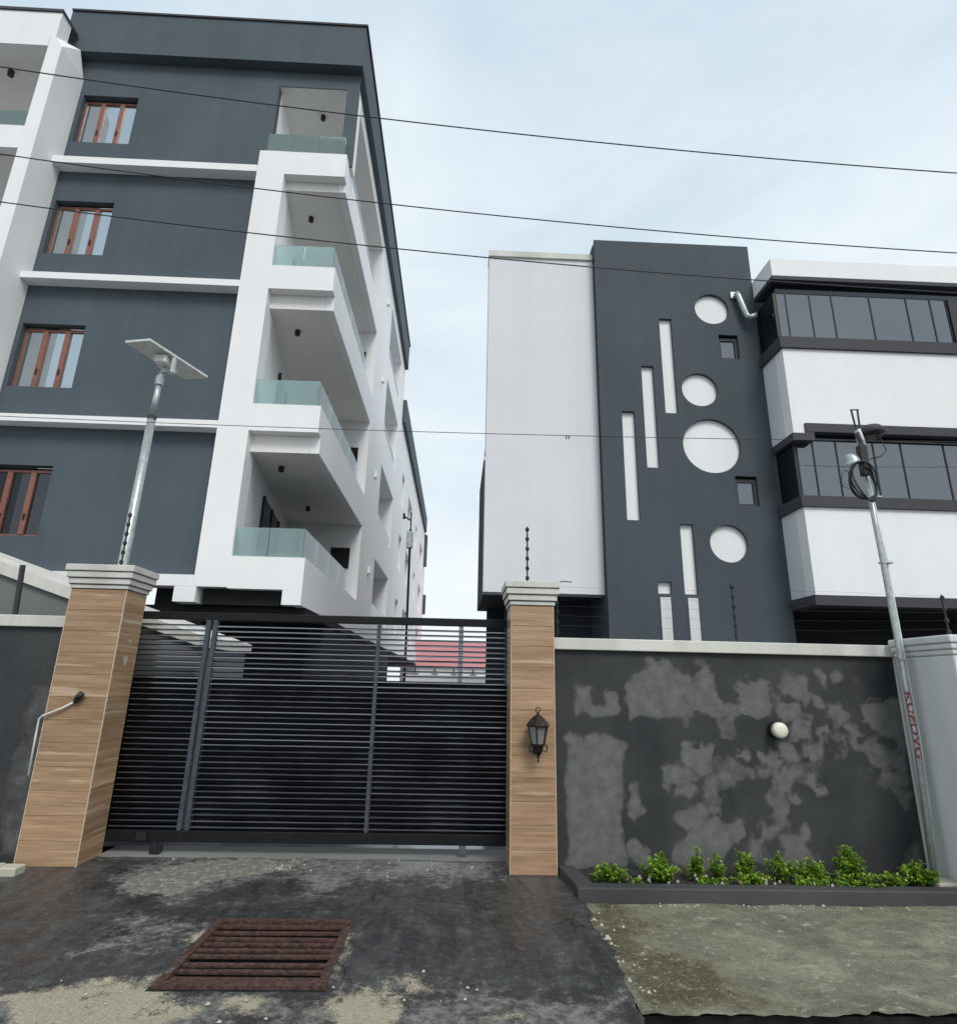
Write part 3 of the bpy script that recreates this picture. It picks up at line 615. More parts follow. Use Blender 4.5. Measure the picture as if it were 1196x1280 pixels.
# lower rear half of the block
HZ2 = [(3.5, 5.0), (6.3, 7.8), (9.2, 10.6)]
hl = [rect(a, b, z0, z1) for z0, z1 in HZ2 for a, b in ((25.0, 26.2), (28.5, 31.0), (34.0, 35.4), (38.5, 41.5))]
side_wall(23.41, 45.0, 2.80, 12.30, hl, -2.60, 0.35, 'side_wall', WHITE, ab)
for lp in hl:
    (a, z0), (b, z1) = lp[0], lp[2]
    w = box('window', BROWN, ab, -2.93, -2.90, a+.01, b-.01, z0+.01, z1-.01); MB().box(-2.899, -2.89, a+.1, b-.1, z0+.1, z1-.1).build('pane', PANE, w)
box('rear_roof_parapet', SLATE, ab, -2.62, -2.45, 23.46, 43.0, 12.31, 13.35)
box('rear_roof_slab', CONC, ab, -9.0, -2.63, 23.46, 45.0, 12.4, 12.6)
for k, (z0, z1) in enumerate(((9.9, 12.2), (6.5, 7.9))):
    box('side_fin', SLATE2, ab, -2.598, -2.40, 43.2+k*1.2, 43.9+k*1.2, z0, z1)
# projecting white pier and the wing of balconies beyond it
MB().prism_y(rect(-8.82, -8.54, 3.0, 14.16), 9.5, 10.245).build('wing_pier', WHITE, ab)
m = MB(); m.prism([(-8.82, 9.5), (-8.54, 9.5), (-8.54, 10.245), (-8.82, 10.245)], 14.161, 14.162); m.build('pier_top', WHITE, ab)
wd = MB(); n_ = len(wd.v)
wd.v += [(-8.82,9.5,14.162),(-8.54,9.5,14.162),(-8.54,10.245,14.162),(-8.82,10.245,14.162),(-8.82,9.5,14.40),(-8.70,9.5,14.40),(-8.60,10.03,14.78),(-8.82,10.03,14.78)]
wd.f += [(0,1,5,4),(1,2,6,5),(2,3,7,6),(3,0,4,7),(4,5,6,7)]; wd.build('pier_top', WHITE, ab)
box('wing_fascia', WHITE, ab, -15, -8.83, 9.5, 9.80, 14.17, 15.10); box('wing_fascia', WHITE, ab, -8.829, -8.72, 9.5, 9.80, 14.402, 15.10)
box('wing_capping', CHAR, ab, -15, -8.70, 9.47, 10.0, 15.101, 15.17)
for i, (u, p) in enumerate(((11.49, 12.04), (8.65, 9.20), (5.75, 6.30))):
    box('wing_parapet', WHITE, ab, -15, -8.822, 9.5, 9.68, u, p)
    for k in range(4): MB().box(-14.5+1.42*k, -14.5+1.42*k+1.40, 9.56, 9.575, p+.002, p+.44).build('glass_panel', RAILGLASS, ab)
    box('wing_slab', SOFFIT, ab, -15, -8.83, 9.70, 12.0, u-.02, u+.2)
box('wing_ceiling', SOFFIT, ab, -15, -8.83, 9.81, 12.0, 14.19, 14.35)
box('wing_back_wall', WHITE_B, ab, -15, -9.01, 12.01, 12.2, 3, 14.6)
box('wing_end_wall', WHITE_B, ab, -9.009, -8.83, 10.3, 12.0, 3, 14.18)
MB().lathe([(.05, 14.05), (.06, 14.06), (.06, 14.188)], -10.0, 10.12, 12).build('ceiling_light', BLACK, ab)

# ================================================================== building on the right (slate panel, white bays)
rb = thing('office_building', (5.0, 10.0, 0), 'white and slate building with cut-out circles and ribbon windows', 'building')
Yp = 9.90
slots = [(3.73, 3.97, 6.515, 8.52), (3.325, 3.555, 5.43, 7.475), (2.913, 3.15, 4.44, 6.52), (3.835, 4.07, 3.165, 4.395), (3.382, 3.616, 3.165, 3.37)]
circ = [(4.79, 8.78, 0.335), (4.41, 7.02, 0.340), (4.54, 5.895, 0.530), (4.68, 4.07, 0.335)]
sqs = [(4.865, 5.245, 7.69, 8.21), (4.905, 5.30, 4.765, 5.32)]
circle = lambda x, z, r, n=48: [(x+r*math.cos(2*math.pi*k/n), z+r*math.sin(2*math.pi*k/n)) for k in range(n)]
MB().holed(rect(2.52, 5.655, 0.0, 10.28), [rect(*s) for s in slots] + [circle(*c) for c in circ] + [rect(*s) for s in sqs], Yp, 0.07).build('slate_panel', SLATE2, rb)
for s in slots: box('slot_back', WHITE, rb, s[0]-.02, s[1]+.02, Yp+.071, Yp+.10, s[2]-.02, s[3]+.02)
for x, z, r in circ: MB().prism_y(circle(x, z, r+.02), Yp+.071, Yp+.10).build('circle_back', WHITE, rb)
for x0, x1, z0, z1 in sqs:
    f = MB().holed(rect(x0+.002, x1-.002, z0+.002, z1-.04), [rect(x0+.055, x1-.055, z0+.05, z1-.10)], Yp+.055, .04).build('window', CHAR, rb)
    MB().box(x0+.05, x1-.05, Yp+.082, Yp+.092, z0+.04, z1-.09).build('pane', BAYGLASS, f)
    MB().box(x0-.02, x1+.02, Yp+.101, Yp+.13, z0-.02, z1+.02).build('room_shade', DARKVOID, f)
for x0, x1 in ((3.40, 3.575), (3.87, 4.04)): box('pilaster', OLDWHITE, rb, x0, x1, Yp-.03, Yp-.001, 0.3, 3.10)
MB().box(2.52, 5.655, 10.04, 12.5, 0.0, 10.27).build('panel_body', SLATE2, rb)
# white block cantilevered left of the panel
box('white_wall', WHITE_B, rb, 0.43, 2.519, 10.10, 10.44, 3.15, 9.93)
box('roof_capping', CREAM, rb, 0.42, 2.518, 10.06, 10.46, 9.931, 10.06)
box('soffit', CHAR, rb, 0.445, 2.518, 10.445, 12.5, 3.16, 3.28)
box('ground_floor_wall', NAVY, rb, 0.9, 2.518, 11.2, 11.4, 0, 3.158)
box('ground_floor_wall', NAVY, rb, 0.62, 2.518, 12.502, 12.7, 0, 3.158)
box('upper_body', WHITE_B, rb, 1.2, 13.5, 12.75, 24.0, 0, 9.6)
dw = MB().box(0.47, 1.19, 10.45, 14.2, 3.29, 6.3).build('rear_dark_wing', NAVY, rb)
box('waste_pipe', PVC, rb, 0.40, 0.43, 10.12, 10.15, 5.55, 5.62)
# ribbon window bay
X0, YB, X1 = 5.66, 9.20, 13.5
box('bay_roof_fascia', WHITE, rb, X0, X1, YB, YB+.35, 9.05, 9.42); box('bay_roof_fascia', WHITE, rb, X0, X0+.3, YB+.351, 11.5, 9.05, 9.42)
box('bay_roof_trim', CHAR, rb, X0-.01, X1, YB-.012, YB+.30, 8.97, 9.049); box('bay_roof_trim', CHAR, rb, X0-.01, X0+.2, YB+.301, 9.898, 8.97, 9.049)
box('bay_roof_slab', CONC, rb, X0+.31, X1, YB+.36, 12.7, 9.1, 9.3)
box('window_head', BAYDARK, rb, X0+.09, X1, YB+.13, YB+.30, 8.77, 8.969)
def ribbon(z0, z1, xs, x_end, first):
    ys = YB+.14
    for a, b in zip(xs[:-1], xs[1:]):
        MB().box(a+.012, b-.012, ys, ys+.012, z0, z1).build('pane', BAYGLASS, rb)
        MB().box(b-.011, b+.011, ys-.012, ys+.02, z0, z1).build('mullion', BLACK, rb)
    MB().box(xs[0]-.013, xs[0]+.011, ys-.012, ys+.02, z0, z1).build('mullion', BLACK, rb)
    MB().box(first, first+.012, ys+.03, 9.89, z0, z1).build('side_pane', BAYDARK, rb)
    MB().box(first, first+.05, ys-.005, ys+.029, z0, z1).build('corner_post', BLACK, rb)
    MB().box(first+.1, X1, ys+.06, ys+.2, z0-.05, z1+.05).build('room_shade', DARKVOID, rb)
ribbon(7.74, 8.769, [5.755, 5.934, 6.389, 6.807, 7.532, 8.237, 8.695, 9.0], 9.0, 5.70)
ribbon(7.741, 8.769, [9.25, 9.9, 10.6, 11.3, 12.0, 12.8], 12.8, 9.22)
MB().box(9.02, 9.21, YB+.10, YB+.3, 7.742, 8.769).build('window_pier', BLACK, rb)
box('sill', CHAR, rb, X0-.05, X1, YB-.05, YB+.28, 7.52, 7.739); box('sill', CHAR, rb, X0-.05, X0+.2, YB+.281, 9.898, 7.52, 7.739)
box('spandrel', WHITE, rb, X0, X1, YB, YB+.25, 6.06, 7.519); box('spandrel', WHITE, rb, X0, 5.862, YB, YB+.25, 5.87, 6.059)
box('spandrel_return', WHITE_B, rb, X0+.001, X0+.2, YB+.251, 9.898, 5.87, 7.519)  # return is greyer than the front: shade of the side face painted in
box('window_frame_head', CHAR, rb, 5.863, X1, YB-.04, YB+.28, 5.90, 6.059); box('window_head_shade', BAYDARK, rb, 6.03, X1, YB+.10, YB+.28, 5.815, 5.899)
box('window_frame_side', CHAR, rb, 5.863, 6.0, YB-.035, YB+.13, 5.74, 5.899)
box('window_frame_corner', CHAR, rb, X0-.04, 5.862, YB-.04, YB+.25, 5.74, 5.869); box('window_frame_corner', CHAR, rb, X0-.04, X0+.2, YB+.251, 9.898, 5.74, 5.869)
ribbon(4.745, 5.814, [5.755, 6.042, 6.452, 7.111, 7.605, 8.368, 9.0, 9.7, 10.4, 11.2, 12.0], 12.0, 5.70)
box('sill', CHAR, rb, X0-.05, X1, YB-.05, YB+.28, 4.56, 4.744); box('sill', CHAR, rb, X0-.05, X0+.2, YB+.281, 9.898, 4.56, 4.744)
box('spandrel', WHITE, rb, X0, X1, YB, YB+.25, 3.10, 4.559); box('spandrel_return', WHITE_B, rb, X0+.001, X0+.2, YB+.251, 9.898, 3.10, 4.559)
box('bay_foot', CHAR, rb, X0-.04, X1, YB-.04, YB+.25, 2.94, 3.099); box('bay_foot', CHAR, rb, X0-.04, X0+.2, YB+.251, 9.898, 2.94, 3.099)
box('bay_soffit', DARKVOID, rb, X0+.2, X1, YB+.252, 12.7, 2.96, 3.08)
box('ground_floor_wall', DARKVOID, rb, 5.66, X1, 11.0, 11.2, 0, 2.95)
m = MB(); m.tube([(5.277, 9.82, 9.10), (5.30, 9.80, 9.02), (5.40, 9.78, 8.62), (5.42, 9.78, 8.56), (5.46, 9.74, 8.52), (5.56, 9.70, 8.54)], .055, 10)
m.build('rain_pipe', GALV, rb, True)
m = MB(); m.box(5.18, 5.33, 9.86, 9.899, 9.02, 9.16); m.build('pipe_clip', GALV, rb)
for dx in (0, .05): MB().box(1.905+dx, 1.92+dx, 10.085, 10.0995, 6.02, 6.08).build('wall_hook', CHAR, rb)

# ================================================================== house glimpsed beyond the yard
hb = thing('bungalow', (0.5, 40, 0), 'white bungalow with red roof seen through the top of the gate', 'house')
box('wall', WHITE, hb, -3.6, 6.0, 40.2, 46, 0.004, 2.6)
MB().prism_y([(-4.0, 2.601), (6.4, 2.601), (6.4, 4.3), (-4.0, 4.3)], 40.0, 40.3).build('roof_front', RED, hb)
MB().box(-4.0, 6.4, 40.301, 46.4, 2.602, 4.28).build('roof', RED, hb)
for k in range(6):
    g = MB(); x = -2.6+1.25*k; g.box(x-.03, x+.03, 40.1, 40.14, 1.5, 2.5); g.box(x-.3, x+.3, 40.1, 40.139, 1.75, 1.81)
    g.tube([(x+.16*math.cos(a*math.pi/6), 40.12, 2.1+.2*math.sin(a*math.pi/6)) for a in range(13)], .03, 5); g.build('window_grille', BLACK, hb)
hw = thing('yard_wall', (0, 30, 0), 'low white wall across the far end of the yard', 'wall'); box('wall', WHITE, hw, -2.4, 8, 30, 30.2, 0.004, 1.9); box('coping', WHITE_B, hw, -2.45, 8, 29.95, 30.25, 1.901, 1.98)

# slim pole with camera box in the drive
pc = thing('camera_pole', (-1.16, 14, 0), 'slim dark pole carrying a grey box and bracket behind the gate', 'pole')
MB().tube([(-1.13, 14, 0.0), (-1.16, 14, 3), (-1.19, 14, 5.2)], .028, 8).build('pole', BLACK, pc)
MB().box(-1.27, -1.12, 13.90, 14.03, 4.72, 5.12).build('equipment_box', GALV, pc, bevel=.01)
m = MB(); m.tube([(-1.19, 14, 5.2), (-1.19, 14, 5.62)], .018, 6); m.tube([(-1.19, 14, 5.42), (-1.36, 13.97, 5.5)], .02, 6); m.tube([(-1.36, 13.97, 5.44), (-1.36, 13.97, 5.58)], .03, 6)
m.build('bracket', BLACK, pc)

# ================================================================== gate pillars clad in wood-look tiles
def tile_mesh(w, h):
    t = .012; b = .003; x, z = w/2, h/2
    v = [(-x,0,-z),(x,0,-z),(x,0,z),(-x,0,z),(-x,-t+b,-z),(x,-t+b,-z),(x,-t+b,z),(-x,-t+b,z),(-x+b,-t,-z+b),(x-b,-t,-z+b),(x-b,-t,z-b),(-x+b,-t,z-b)]
    f = [(8,9,10,11),(4,5,9,8),(5,6,10,9),(6,7,11,10),(7,4,8,11),(0,1,5,4),(1,2,6,5),(2,3,7,6),(3,0,4,7)]
    me = bpy.data.meshes.new('tile'); me.from_pydata(v, [], f); me.materials.append(TILE); me.update(); return me
def pillar(x0, x1, y0, y1, h, label):
    p = thing('gate_pillar', ((x0+x1)/2, (y0+y1)/2, 0), label, 'pillar', 'tiled pillars either side of the gate')
    box('pillar_core', TRIM, p, x0+.012, x1-.012, y0+.012, y1-.012, -.03, h)
    n = 12; ch = h/n; rn = random.Random(int(h*1000))
    mf = tile_mesh(x1-x0-.020, ch-.002); msd = tile_mesh(y1-y0-.020, ch-.002)
    for k in range(n):
        zc = (k+.5)*ch
        for me, loc, rz in ((mf, ((x0+x1)/2, y0+.012, zc), 0), (msd, (x1-.012, (y0+y1)/2, zc), math.pi/2), (msd, (x0+.012, (y0+y1)/2, zc), -math.pi/2)):
            o = bpy.data.objects.new('tile', me); C.objects.link(o); o.location = loc; o.rotation_euler = (0, 0, rz); put(o, p)
    for cx, cy in ((x0, y0), (x1, y0)):
        sx = 1 if cx == x0 else -1
        MB().box(min(cx, cx+sx*.009), max(cx, cx+sx*.009), cy, cy+.009, 0, h).build('corner_strip', TRIM, p)
    z = h; ov = .006
    for hh, o_ in ((.045, .012), (.062, .030), (.066, .048), (.070, .062)):
        MB().box(x0-o_, x1+o_, y0-o_, y1+o_, z+.006, z+hh).build('cap_course', CREAM, p, bevel=.006)
        MB().box(x0-o_+.014, x1+o_-.014, y0-o_+.014, y1+o_-.014, z-.001, z+.0062).build('cap_joint', CHAR, p); z += hh
    return p
pl = pillar(-3.865, -3.315, 6.08, 6.49, 2.475, 'tiled gate pillar with a white conduit strapped round it')
pr = pillar(0.54, 0.972, 6.0, 6.45, 2.41, 'tiled gate pillar carrying the black carriage lantern')
# chipped patches and paper scraps on the inner face of the left-hand pillar
for zz, s in ((1.985, .055), (1.80, .11)):
    m = MB(); y = 6.30 if s < .1 else 6.28; n = 9; rn = random.Random(int(zz*100))
    pts = [(y+s*rn.uniform(.3,.65)*math.cos(2*math.pi*k/n), zz+s*rn.uniform(.3,.65)*math.sin(2*math.pi*k/n)) for k in range(n)]
    i0 = len(m.v); m.v += [(-3.3135, a, b) for a, b in pts]; m.f.append(tuple(range(i0, i0+n))); m.build('plaster_scar', STONE, pl)
m = MB(); m.tube([(-3.60, 6.055, 1.40), (-3.70, 6.05, 1.34), (-3.86, 6.045, 1.27), (-3.895, 6.06, 1.24), (-3.897, 6.065, 1.1), (-3.888, 6.065, .75)], .009, 8)
cd = thing('conduit', (-3.8, 6.05, 1.1), 'thin white plastic conduit bent round a tiled pillar', 'conduit'); m.build('pipe', PVC, cd, True)
m = MB(); m.tube([(-3.60, 6.066, 1.40), (-3.56, 6.03, 1.44), (-3.53, 6.03, 1.48)], [.022, .03, .03], 8); m.build('socket', BLACK, cd, True)
tag(MB().box(-3.83, -3.66, 5.80, 5.94, -.01, .065).build('stone_block', STONE, None, bevel=.012), 'pale mortar block lying at the foot of a tiled pillar', 'block')
tag(MB().box(-4.06, -3.88, 5.88, 6.02, -.01, .05).build('stone_block', STONE, None, bevel=.012), 'lower pale slab against the dark wall beside the mortar block', 'block')

# ================================================================== sliding gate
gt = thing('sliding_gate', (-1.4, 6.54, 0.0), 'black slatted steel sliding gate between tiled pillars', 'gate')
GA, GB = -4.05, 0.70
MB().box(GA, GB, 6.50, 6.57, 2.235, 2.315).build('top_rail', RAIL, gt, bevel=.006)
MB().box(GA, GB, 6.49, 6.58, 0.115, 0.215).build('bottom_rail', RAIL, gt, bevel=.006)
panels = [(-3.98, -2.655), (-2.535, -0.850), (-0.810, 0.66)]
for x in (-2.632, -2.558): MB().box(x-.022, x+.022, 6.485, 6.545, .216, 2.234).build('stile', STILE, gt, bevel=.004)
MB().box(-0.849, -0.811, 6.485, 6.545, .216, 2.234).build('stile', STILE, gt, bevel=.004)
for x in (GA+.03, GB-.02): MB().box(x-.03, x+.02, 6.50, 6.57, .216, 2.234).build('stile', GATE, gt)
for x in (0.05,): MB().box(x-.025, x+.025, 6.545, 6.59, 1.63, 2.234).build('stile', GATE, gt)
pitch_s = .0535; rn = random.Random(2)
for a, b in panels:
    hw_ = (b-a)/2; me = MB(); pr_ = [(-.020,-.0105),(.020,-.0105),(.020,.0105),(-.004,.0105),(-.020,.000)]
    me.v = [(-hw_, y_, z_) for y_, z_ in pr_] + [(hw_, y_, z_) for y_, z_ in pr_]; me.f = [(0,1,2,3,4),(9,8,7,6,5)] + [(i_,i_+5,(i_+1)%5+5,(i_+1)%5) for i_ in range(5)]
    m0 = bpy.data.meshes.new('slat'); m0.from_pydata(me.v, [], me.f); m0.materials.append(GATE); m0.update()
    z = .252
    while z < 2.215:
        o = bpy.data.objects.new('slat', m0); C.objects.link(o); o.location = ((a+b)/2, 6.515+rn.uniform(-.0015, .0015), z+rn.uniform(-.002, .002)); o.rotation_euler = (rn.uniform(-.05, .05), rn.uniform(-.0012, .0012), 0); put(o, gt)
        z += pitch_s
    MB().box(a, b, 6.548, 6.552, .216, 1.632).build('backing_sheet', SHEET, gt)
for x in (0.12, -2.82): MB().box(x-.035, x+.035, 6.50, 6.56, 0.0, .114).build('foot', GATE, gt)
m = MB().tube([(-2.82, 6.46, .06), (-2.82, 6.50, .06)], .055, 14); m.build('roller', BLACK, gt)
MB().box(-3.02, -2.92, 6.47, 6.489, .13, .20).build('latch', BLACK, gt)

# ================================================================== boundary walls
bw = thing('boundary_wall', (2.7, 6.2, 0), 'charcoal boundary wall blotched with pale dry patches, cream coping', 'wall')
extra = [[(4.0,.02),(4.45,.05),(4.45,.3),(4.2,.25)]]
def stain_fn(X, Z):
    # patches grow a little beyond their outlines, as damp edges do
    m = mask(X, Z, STAIN[:-2] + STAIN[-1:], .11, .10, 12, 51, .018)
    m = np.maximum(m, .62*mask(X, Z, [STAIN[1], STAIN[-2]], .14, .06, 8, 52))
    m = np.maximum(m, .0) - .45*np.clip((fbm(X*11, Z*11, 61)-.56)*6, 0, 1)*(X > 2.0)
    br = mask(X, Z, [[(1.7,1.95),(3.7,1.9),(4.4,1.7),(4.4,.7),(3.7,.9),(3.5,.1),(2.0,.05),(2.0,1.2),(1.7,1.4)]], .5, .4, 2, 57)
    m = np.maximum(m, br*np.clip((fbm(X*4.5+9, Z*4.5, 66)-.50)*3.2, 0, .52))
    return np.clip(m, 0, 1)
grid('wall_face', STAINWALL, .974, 4.46, -.06, 1.99, .02, lambda X, Z: (fbm(X*2, Z*2, 70)-.5)*.006, attrs={'stain': stain_fn}, parent=bw, vertical=6.098)
box('wall_body', KERB, bw, .974, 4.46, 6.105, 6.30, -.06, 1.988)
box('coping', CREAM, bw, .974, 4.46, 6.05, 6.34, 1.991, 2.106, bevel=.008)
lw = thing('boundary_wall', (-5.2, 6.3, 0), 'dark boundary wall with cream coping ending at the conduit pillar', 'wall')
grid('wall_face', STAINWALL, -8.0, -3.868, -.06, 2.10, .03, lambda X, Z: (fbm(X*2, Z*2, 71)-.5)*.006, parent=lw, vertical=6.248,
     attrs={'stain': lambda X, Z: .42*mask(X, Z, [[(-4.16,1.55),(-3.86,1.6),(-3.86,0.0),(-4.1,0.0),(-4.25,.4),(-4.2,.9)], [(-4.8,2.0),(-4.55,2.0),(-4.75,1.2),(-5,1.0)]], .12, .1, 5, 53)})
box('wall_body', KERB, lw, -8.0, -3.868, 6.255, 6.44, -.06, 2.098)
box('coping', CREAM, lw, -8.0, -3.868, 6.20, 6.47, 2.101, 2.215, bevel=.008)
gh = thing('gatehouse', (-4.6, 8, 0), 'grey lean-to gatehouse with sloping cream roof edge behind the wall', 'gatehouse')
MB().prism_y([(-7.5, 0), (-2.92, 0), (-2.92, 1.99), (-7.5, 3.46)], 7.0, 8.6).build('wall', GREYWALL, gh)
MB().prism_y([(-7.6, 3.495), (-2.88, 1.98), (-2.88, 2.10), (-7.6, 3.64)], 6.95, 8.7).build('roof_edge', CREAM, gh)
nw = thing('neighbour_pillar', (4.8, 5.7, 0), 'weathered white pillar with moulded cap beside the leaning pole', 'pillar')
MB().box(4.42, 5.4, 5.27, 6.0, -.05, 1.98).build('shaft', OLDWHITE, nw, bevel=.015)
for z0, z1, o_ in ((1.981, 2.03, .01), (2.031, 2.085, .025), (2.086, 2.155, .04)): MB().box(4.42-o_, 5.4+o_, 5.27-o_, 6.0+o_*.5, z0, z1).build('cap_course', OLDWHITE, nw, bevel=.014)
MB().box(4.46, 9, 6.06, 6.3, -.05, 2.0).build('side_wall', OLDWHITE, nw)
tag(MB().box(4.18, 4.41, 5.60, 6.0, -.03, .085).build('stone_slab', STONE, None, bevel=.012), 'pale concrete pad at the foot of the white pillar', 'slab')

# planter strip with young shrubs along the wall
pk = thing('planter_bed', (2.7, 5.7, 0), 'low dark kerbed planting bed along the blotched wall', 'planter')
MB().box(1.04, 4.40, 5.43, 5.56, -.045, .075).build('kerb', KERB, pk, bevel=.012)
MB().prism([(1.04, 5.561), (1.19, 5.561), (1.12, 6.04), (0.985, 6.04)], -.045, .074).build('kerb', KERB, pk)
MB().prism([(1.191, 5.561), (4.40, 5.561), (4.40, 6.095), (1.125, 6.095)], -.045, .03).build('soil', EARTH, pk)

def plant(x, y, h, spread, stems, seed, label, dense=1.0, flowers=0):
    rn = random.Random(seed); t = thing('shrub', (x, y, .03), label, 'plant', 'young shrubs in the planting bed')
    v, f, tone = [], [], []
    sm = MB()
    for s in range(stems):
        a = rn.uniform(0, 6.283); r_ = spread*math.sqrt(rn.random()); bx, by = x+.35*r_*math.cos(a), y+.35*r_*math.sin(a)*.7
        hh = h*rn.uniform(.55, 1.0)*(1-.45*(r_/max(spread, .01))**2); tx, ty = x+r_*math.cos(a), y+r_*math.sin(a)*.75
        top = Vector((tx, ty, .03+hh)); base = Vector((bx, by, .02)); mid = (top+base)/2 + Vector((rn.gauss(0,.008), rn.gauss(0,.008), .01))
        sm.tube([base, mid, top], [.0035, .003, .002], 5)
        nl = int(hh*170*dense)+8
        for k in range(nl):
            u = rn.random()**.6; p = base.lerp(mid, u*2) if u < .5 else mid.lerp(top, u*2-1)
            az = rn.uniform(0, 6.283); el = rn.uniform(-.25, .95); L = rn.uniform(.022, .046)*(1.05-.25*u); wd = L*rn.uniform(.26, .38)
            d = Vector((math.cos(az)*math.cos(el), math.sin(az)*math.cos(el), math.sin(el))); side = d.cross(Vector((0,0,1))).normalized(); up = side.cross(d)
            p = p + d*.006; n = len(v); dr = -up*L*rn.uniform(.05, .3)
            pts = [p, p+d*L*.45+side*wd+up*wd*.35, p+d*L*.5, p+d*L*.45-side*wd+up*wd*.35, p+d*L+dr]
            v += [tuple(q) for q in pts]; f += [(n, n+1, n+2), (n, n+2, n+3), (n+1, n+4, n+2), (n+2, n+4, n+3)]
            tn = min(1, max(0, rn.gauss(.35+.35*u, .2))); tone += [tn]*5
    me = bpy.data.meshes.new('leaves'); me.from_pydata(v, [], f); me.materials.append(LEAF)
    at = me.attributes.new('tone', 'FLOAT', 'POINT'); at.data.foreach_set('value', np.array(tone, np.float32)); me.update()
    o = bpy.data.objects.new('leaves', me); C.objects.link(o); put(o, t); o['kind'] = 'stuff'
    sm.build('stems', STEM, t)
    if flowers:
        fm = MB()
        for k in range(flowers):
            px, py, pz = x+rn.uniform(-1,1)*spread, y-rn.random()*spread*.6, .04+rn.random()*.05
            for q in range(5):
                an = q*1.2566; fm.quad((px, py, pz), (px+.011*math.cos(an-.4), py+.003, pz+.011*math.sin(an-.4)), (px+.015*math.cos(an), py-.002, pz+.015*math.sin(an)), (px+.011*math.cos(an+.4), py+.003, pz+.011*math.sin(an+.4)))
        fm.build('flowers', PETAL, t)
    return t
SH = [(1.385, 5.74, .15, .17, 26, 'low rounded yellow-green shrub in the planter, closest to the lantern pillar', 1.0, 0),
      (1.80, 5.76, .20, .19, 30, 'broad bushy shrub in the planter with white blossom at its foot', 1.1, 14),
      (1.865, 5.84, .33, .05, 9, 'tall single sprig rising out of the broad bushy shrub', 1.5, 0),
      (2.16, 5.78, .29, .075, 14, 'narrow upright shrub with bare soil on both sides', 1.4, 5),
      (2.345, 5.80, .24, .07, 11, 'small thin shrub next to the narrow upright one', 1.2, 0),
      (2.60, 5.80, .28, .10, 15, 'upright leafy shrub leaning over a low tangle of creepers', 1.3, 0),
      (2.62, 5.68, .10, .22, 24, 'low creeping tangle with pale blossom behind the kerb', 1.0, 16),
      (2.92, 5.80, .24, .15, 20, 'airy shrub with thin separate shoots', 1.0, 4),
      (3.18, 5.76, .22, .14, 24, 'rounded bright green shrub below the round wall lamp', 1.2, 0),
      (3.52, 5.78, .33, .13, 24, 'tallest bushy shrub in the planter, right of the lamp', 1.3, 8),
      (3.50, 5.68, .13, .28, 34, 'spreading low growth round the tallest shrub', 1.0, 6),
      (3.86, 5.72, .11, .14, 18, 'sparse low shrub between two fuller ones', .9, 0),
      (2.25, 5.64, .08, .16, 14, 'flat mat of leaves at the foot of the thin shrubs', 1.0, 4),
      (3.05, 5.64, .09, .20, 20, 'flat mat of leaves in front of the airy shrub', 1.0, 5),
      (1.60, 5.62, .06, .10, 8, 'scrap of ground cover between the first two shrubs', .9, 0),
      (4.11, 5.74, .20, .17, 28, 'last rounded shrub beside the white pillar', 1.1, 0)]
for i, (x, y, h, sp, n, lb, de, fl) in enumerate(SH): plant(x, y, h, sp, n, 100+i, lb, de, fl//2)
lit = MB(); rn = random.Random(77)
for k in range(260):
    x, y = rn.uniform(1.25, 4.35), rn.uniform(5.57, 6.06); a = rn.uniform(0, 6.28); L = rn.uniform(.012, .03); w_ = L*.35; z = .033+rn.random()*.006
    dx, dy = math.cos(a), math.sin(a); lit.quad((x, y, z), (x+dx*L*.5-dy*w_, y+dy*L*.5+dx*w_, z+rn.random()*.01), (x+dx*L, y+dy*L, z), (x+dx*L*.5+dy*w_, y+dy*L*.5-dx*w_, z+rn.random()*.01))
tag(lit.build('leaf_litter', simple('dry_brown_leaf', (0.16, 0.09, 0.04), 0.8, 0, 0.5, 40)), 'dry brown leaves scattered over the planter soil', 'leaf litter', kind='stuff')

# ================================================================== lamps on pillar and wall
ln = thing('wall_lantern', (.787, 5.88, 1.0), 'black carriage lantern on the front of a tiled pillar', 'lantern')
cx, cy = .787, 5.872
MB().lathe([(.118, 1.272), (.120, 1.282), (.085, 1.325), (.050, 1.356), (.026, 1.372), (.014, 1.378)], cx, cy, 6, .26).build('roof', BRONZE, ln)
m = MB(); m.tube([(cx, cy, 1.376), (cx, cy, 1.40)], .010, 8)
m.tube([(cx+.020*math.sin(k*2*math.pi/12), cy, 1.418-.022*math.cos(k*2*math.pi/12)) for k in range(13)], .005, 6, False); m.build('finial', BRONZE, ln)
MB().lathe([(.060, 1.118), (.094, 1.270)], cx, cy, 6, .26).build('glass', LAMPGLASS, ln)
for k in range(6):
    a = k*math.pi/3+.26; MB().tube([(cx+.062*math.cos(a), cy+.062*math.sin(a), 1.112), (cx+.098*math.cos(a), cy+.098*math.sin(a), 1.274)], .0065, 5).build('rib', BRONZE, ln)
MB().lathe([(.018, 1.02), (.046, 1.05), (.052, 1.09), (.066, 1.105), (.066, 1.120)], cx, cy, 6, .26).build('base_cup', BRONZE, ln)
MB().lathe([(.004, .955), (.009, .975), (.007, .99), (.014, 1.02)], cx, cy, 10).build('drop_finial', BRONZE, ln)
for sx in (-1, 1):
    m = MB(); m.tube([(cx+sx*.050, cy, 1.06), (cx+sx*.078, cy, 1.05), (cx+sx*.082, cy, 1.09), (cx+sx*.070, cy, 1.115)], .007, 6); m.build('scroll', BRONZE, ln)
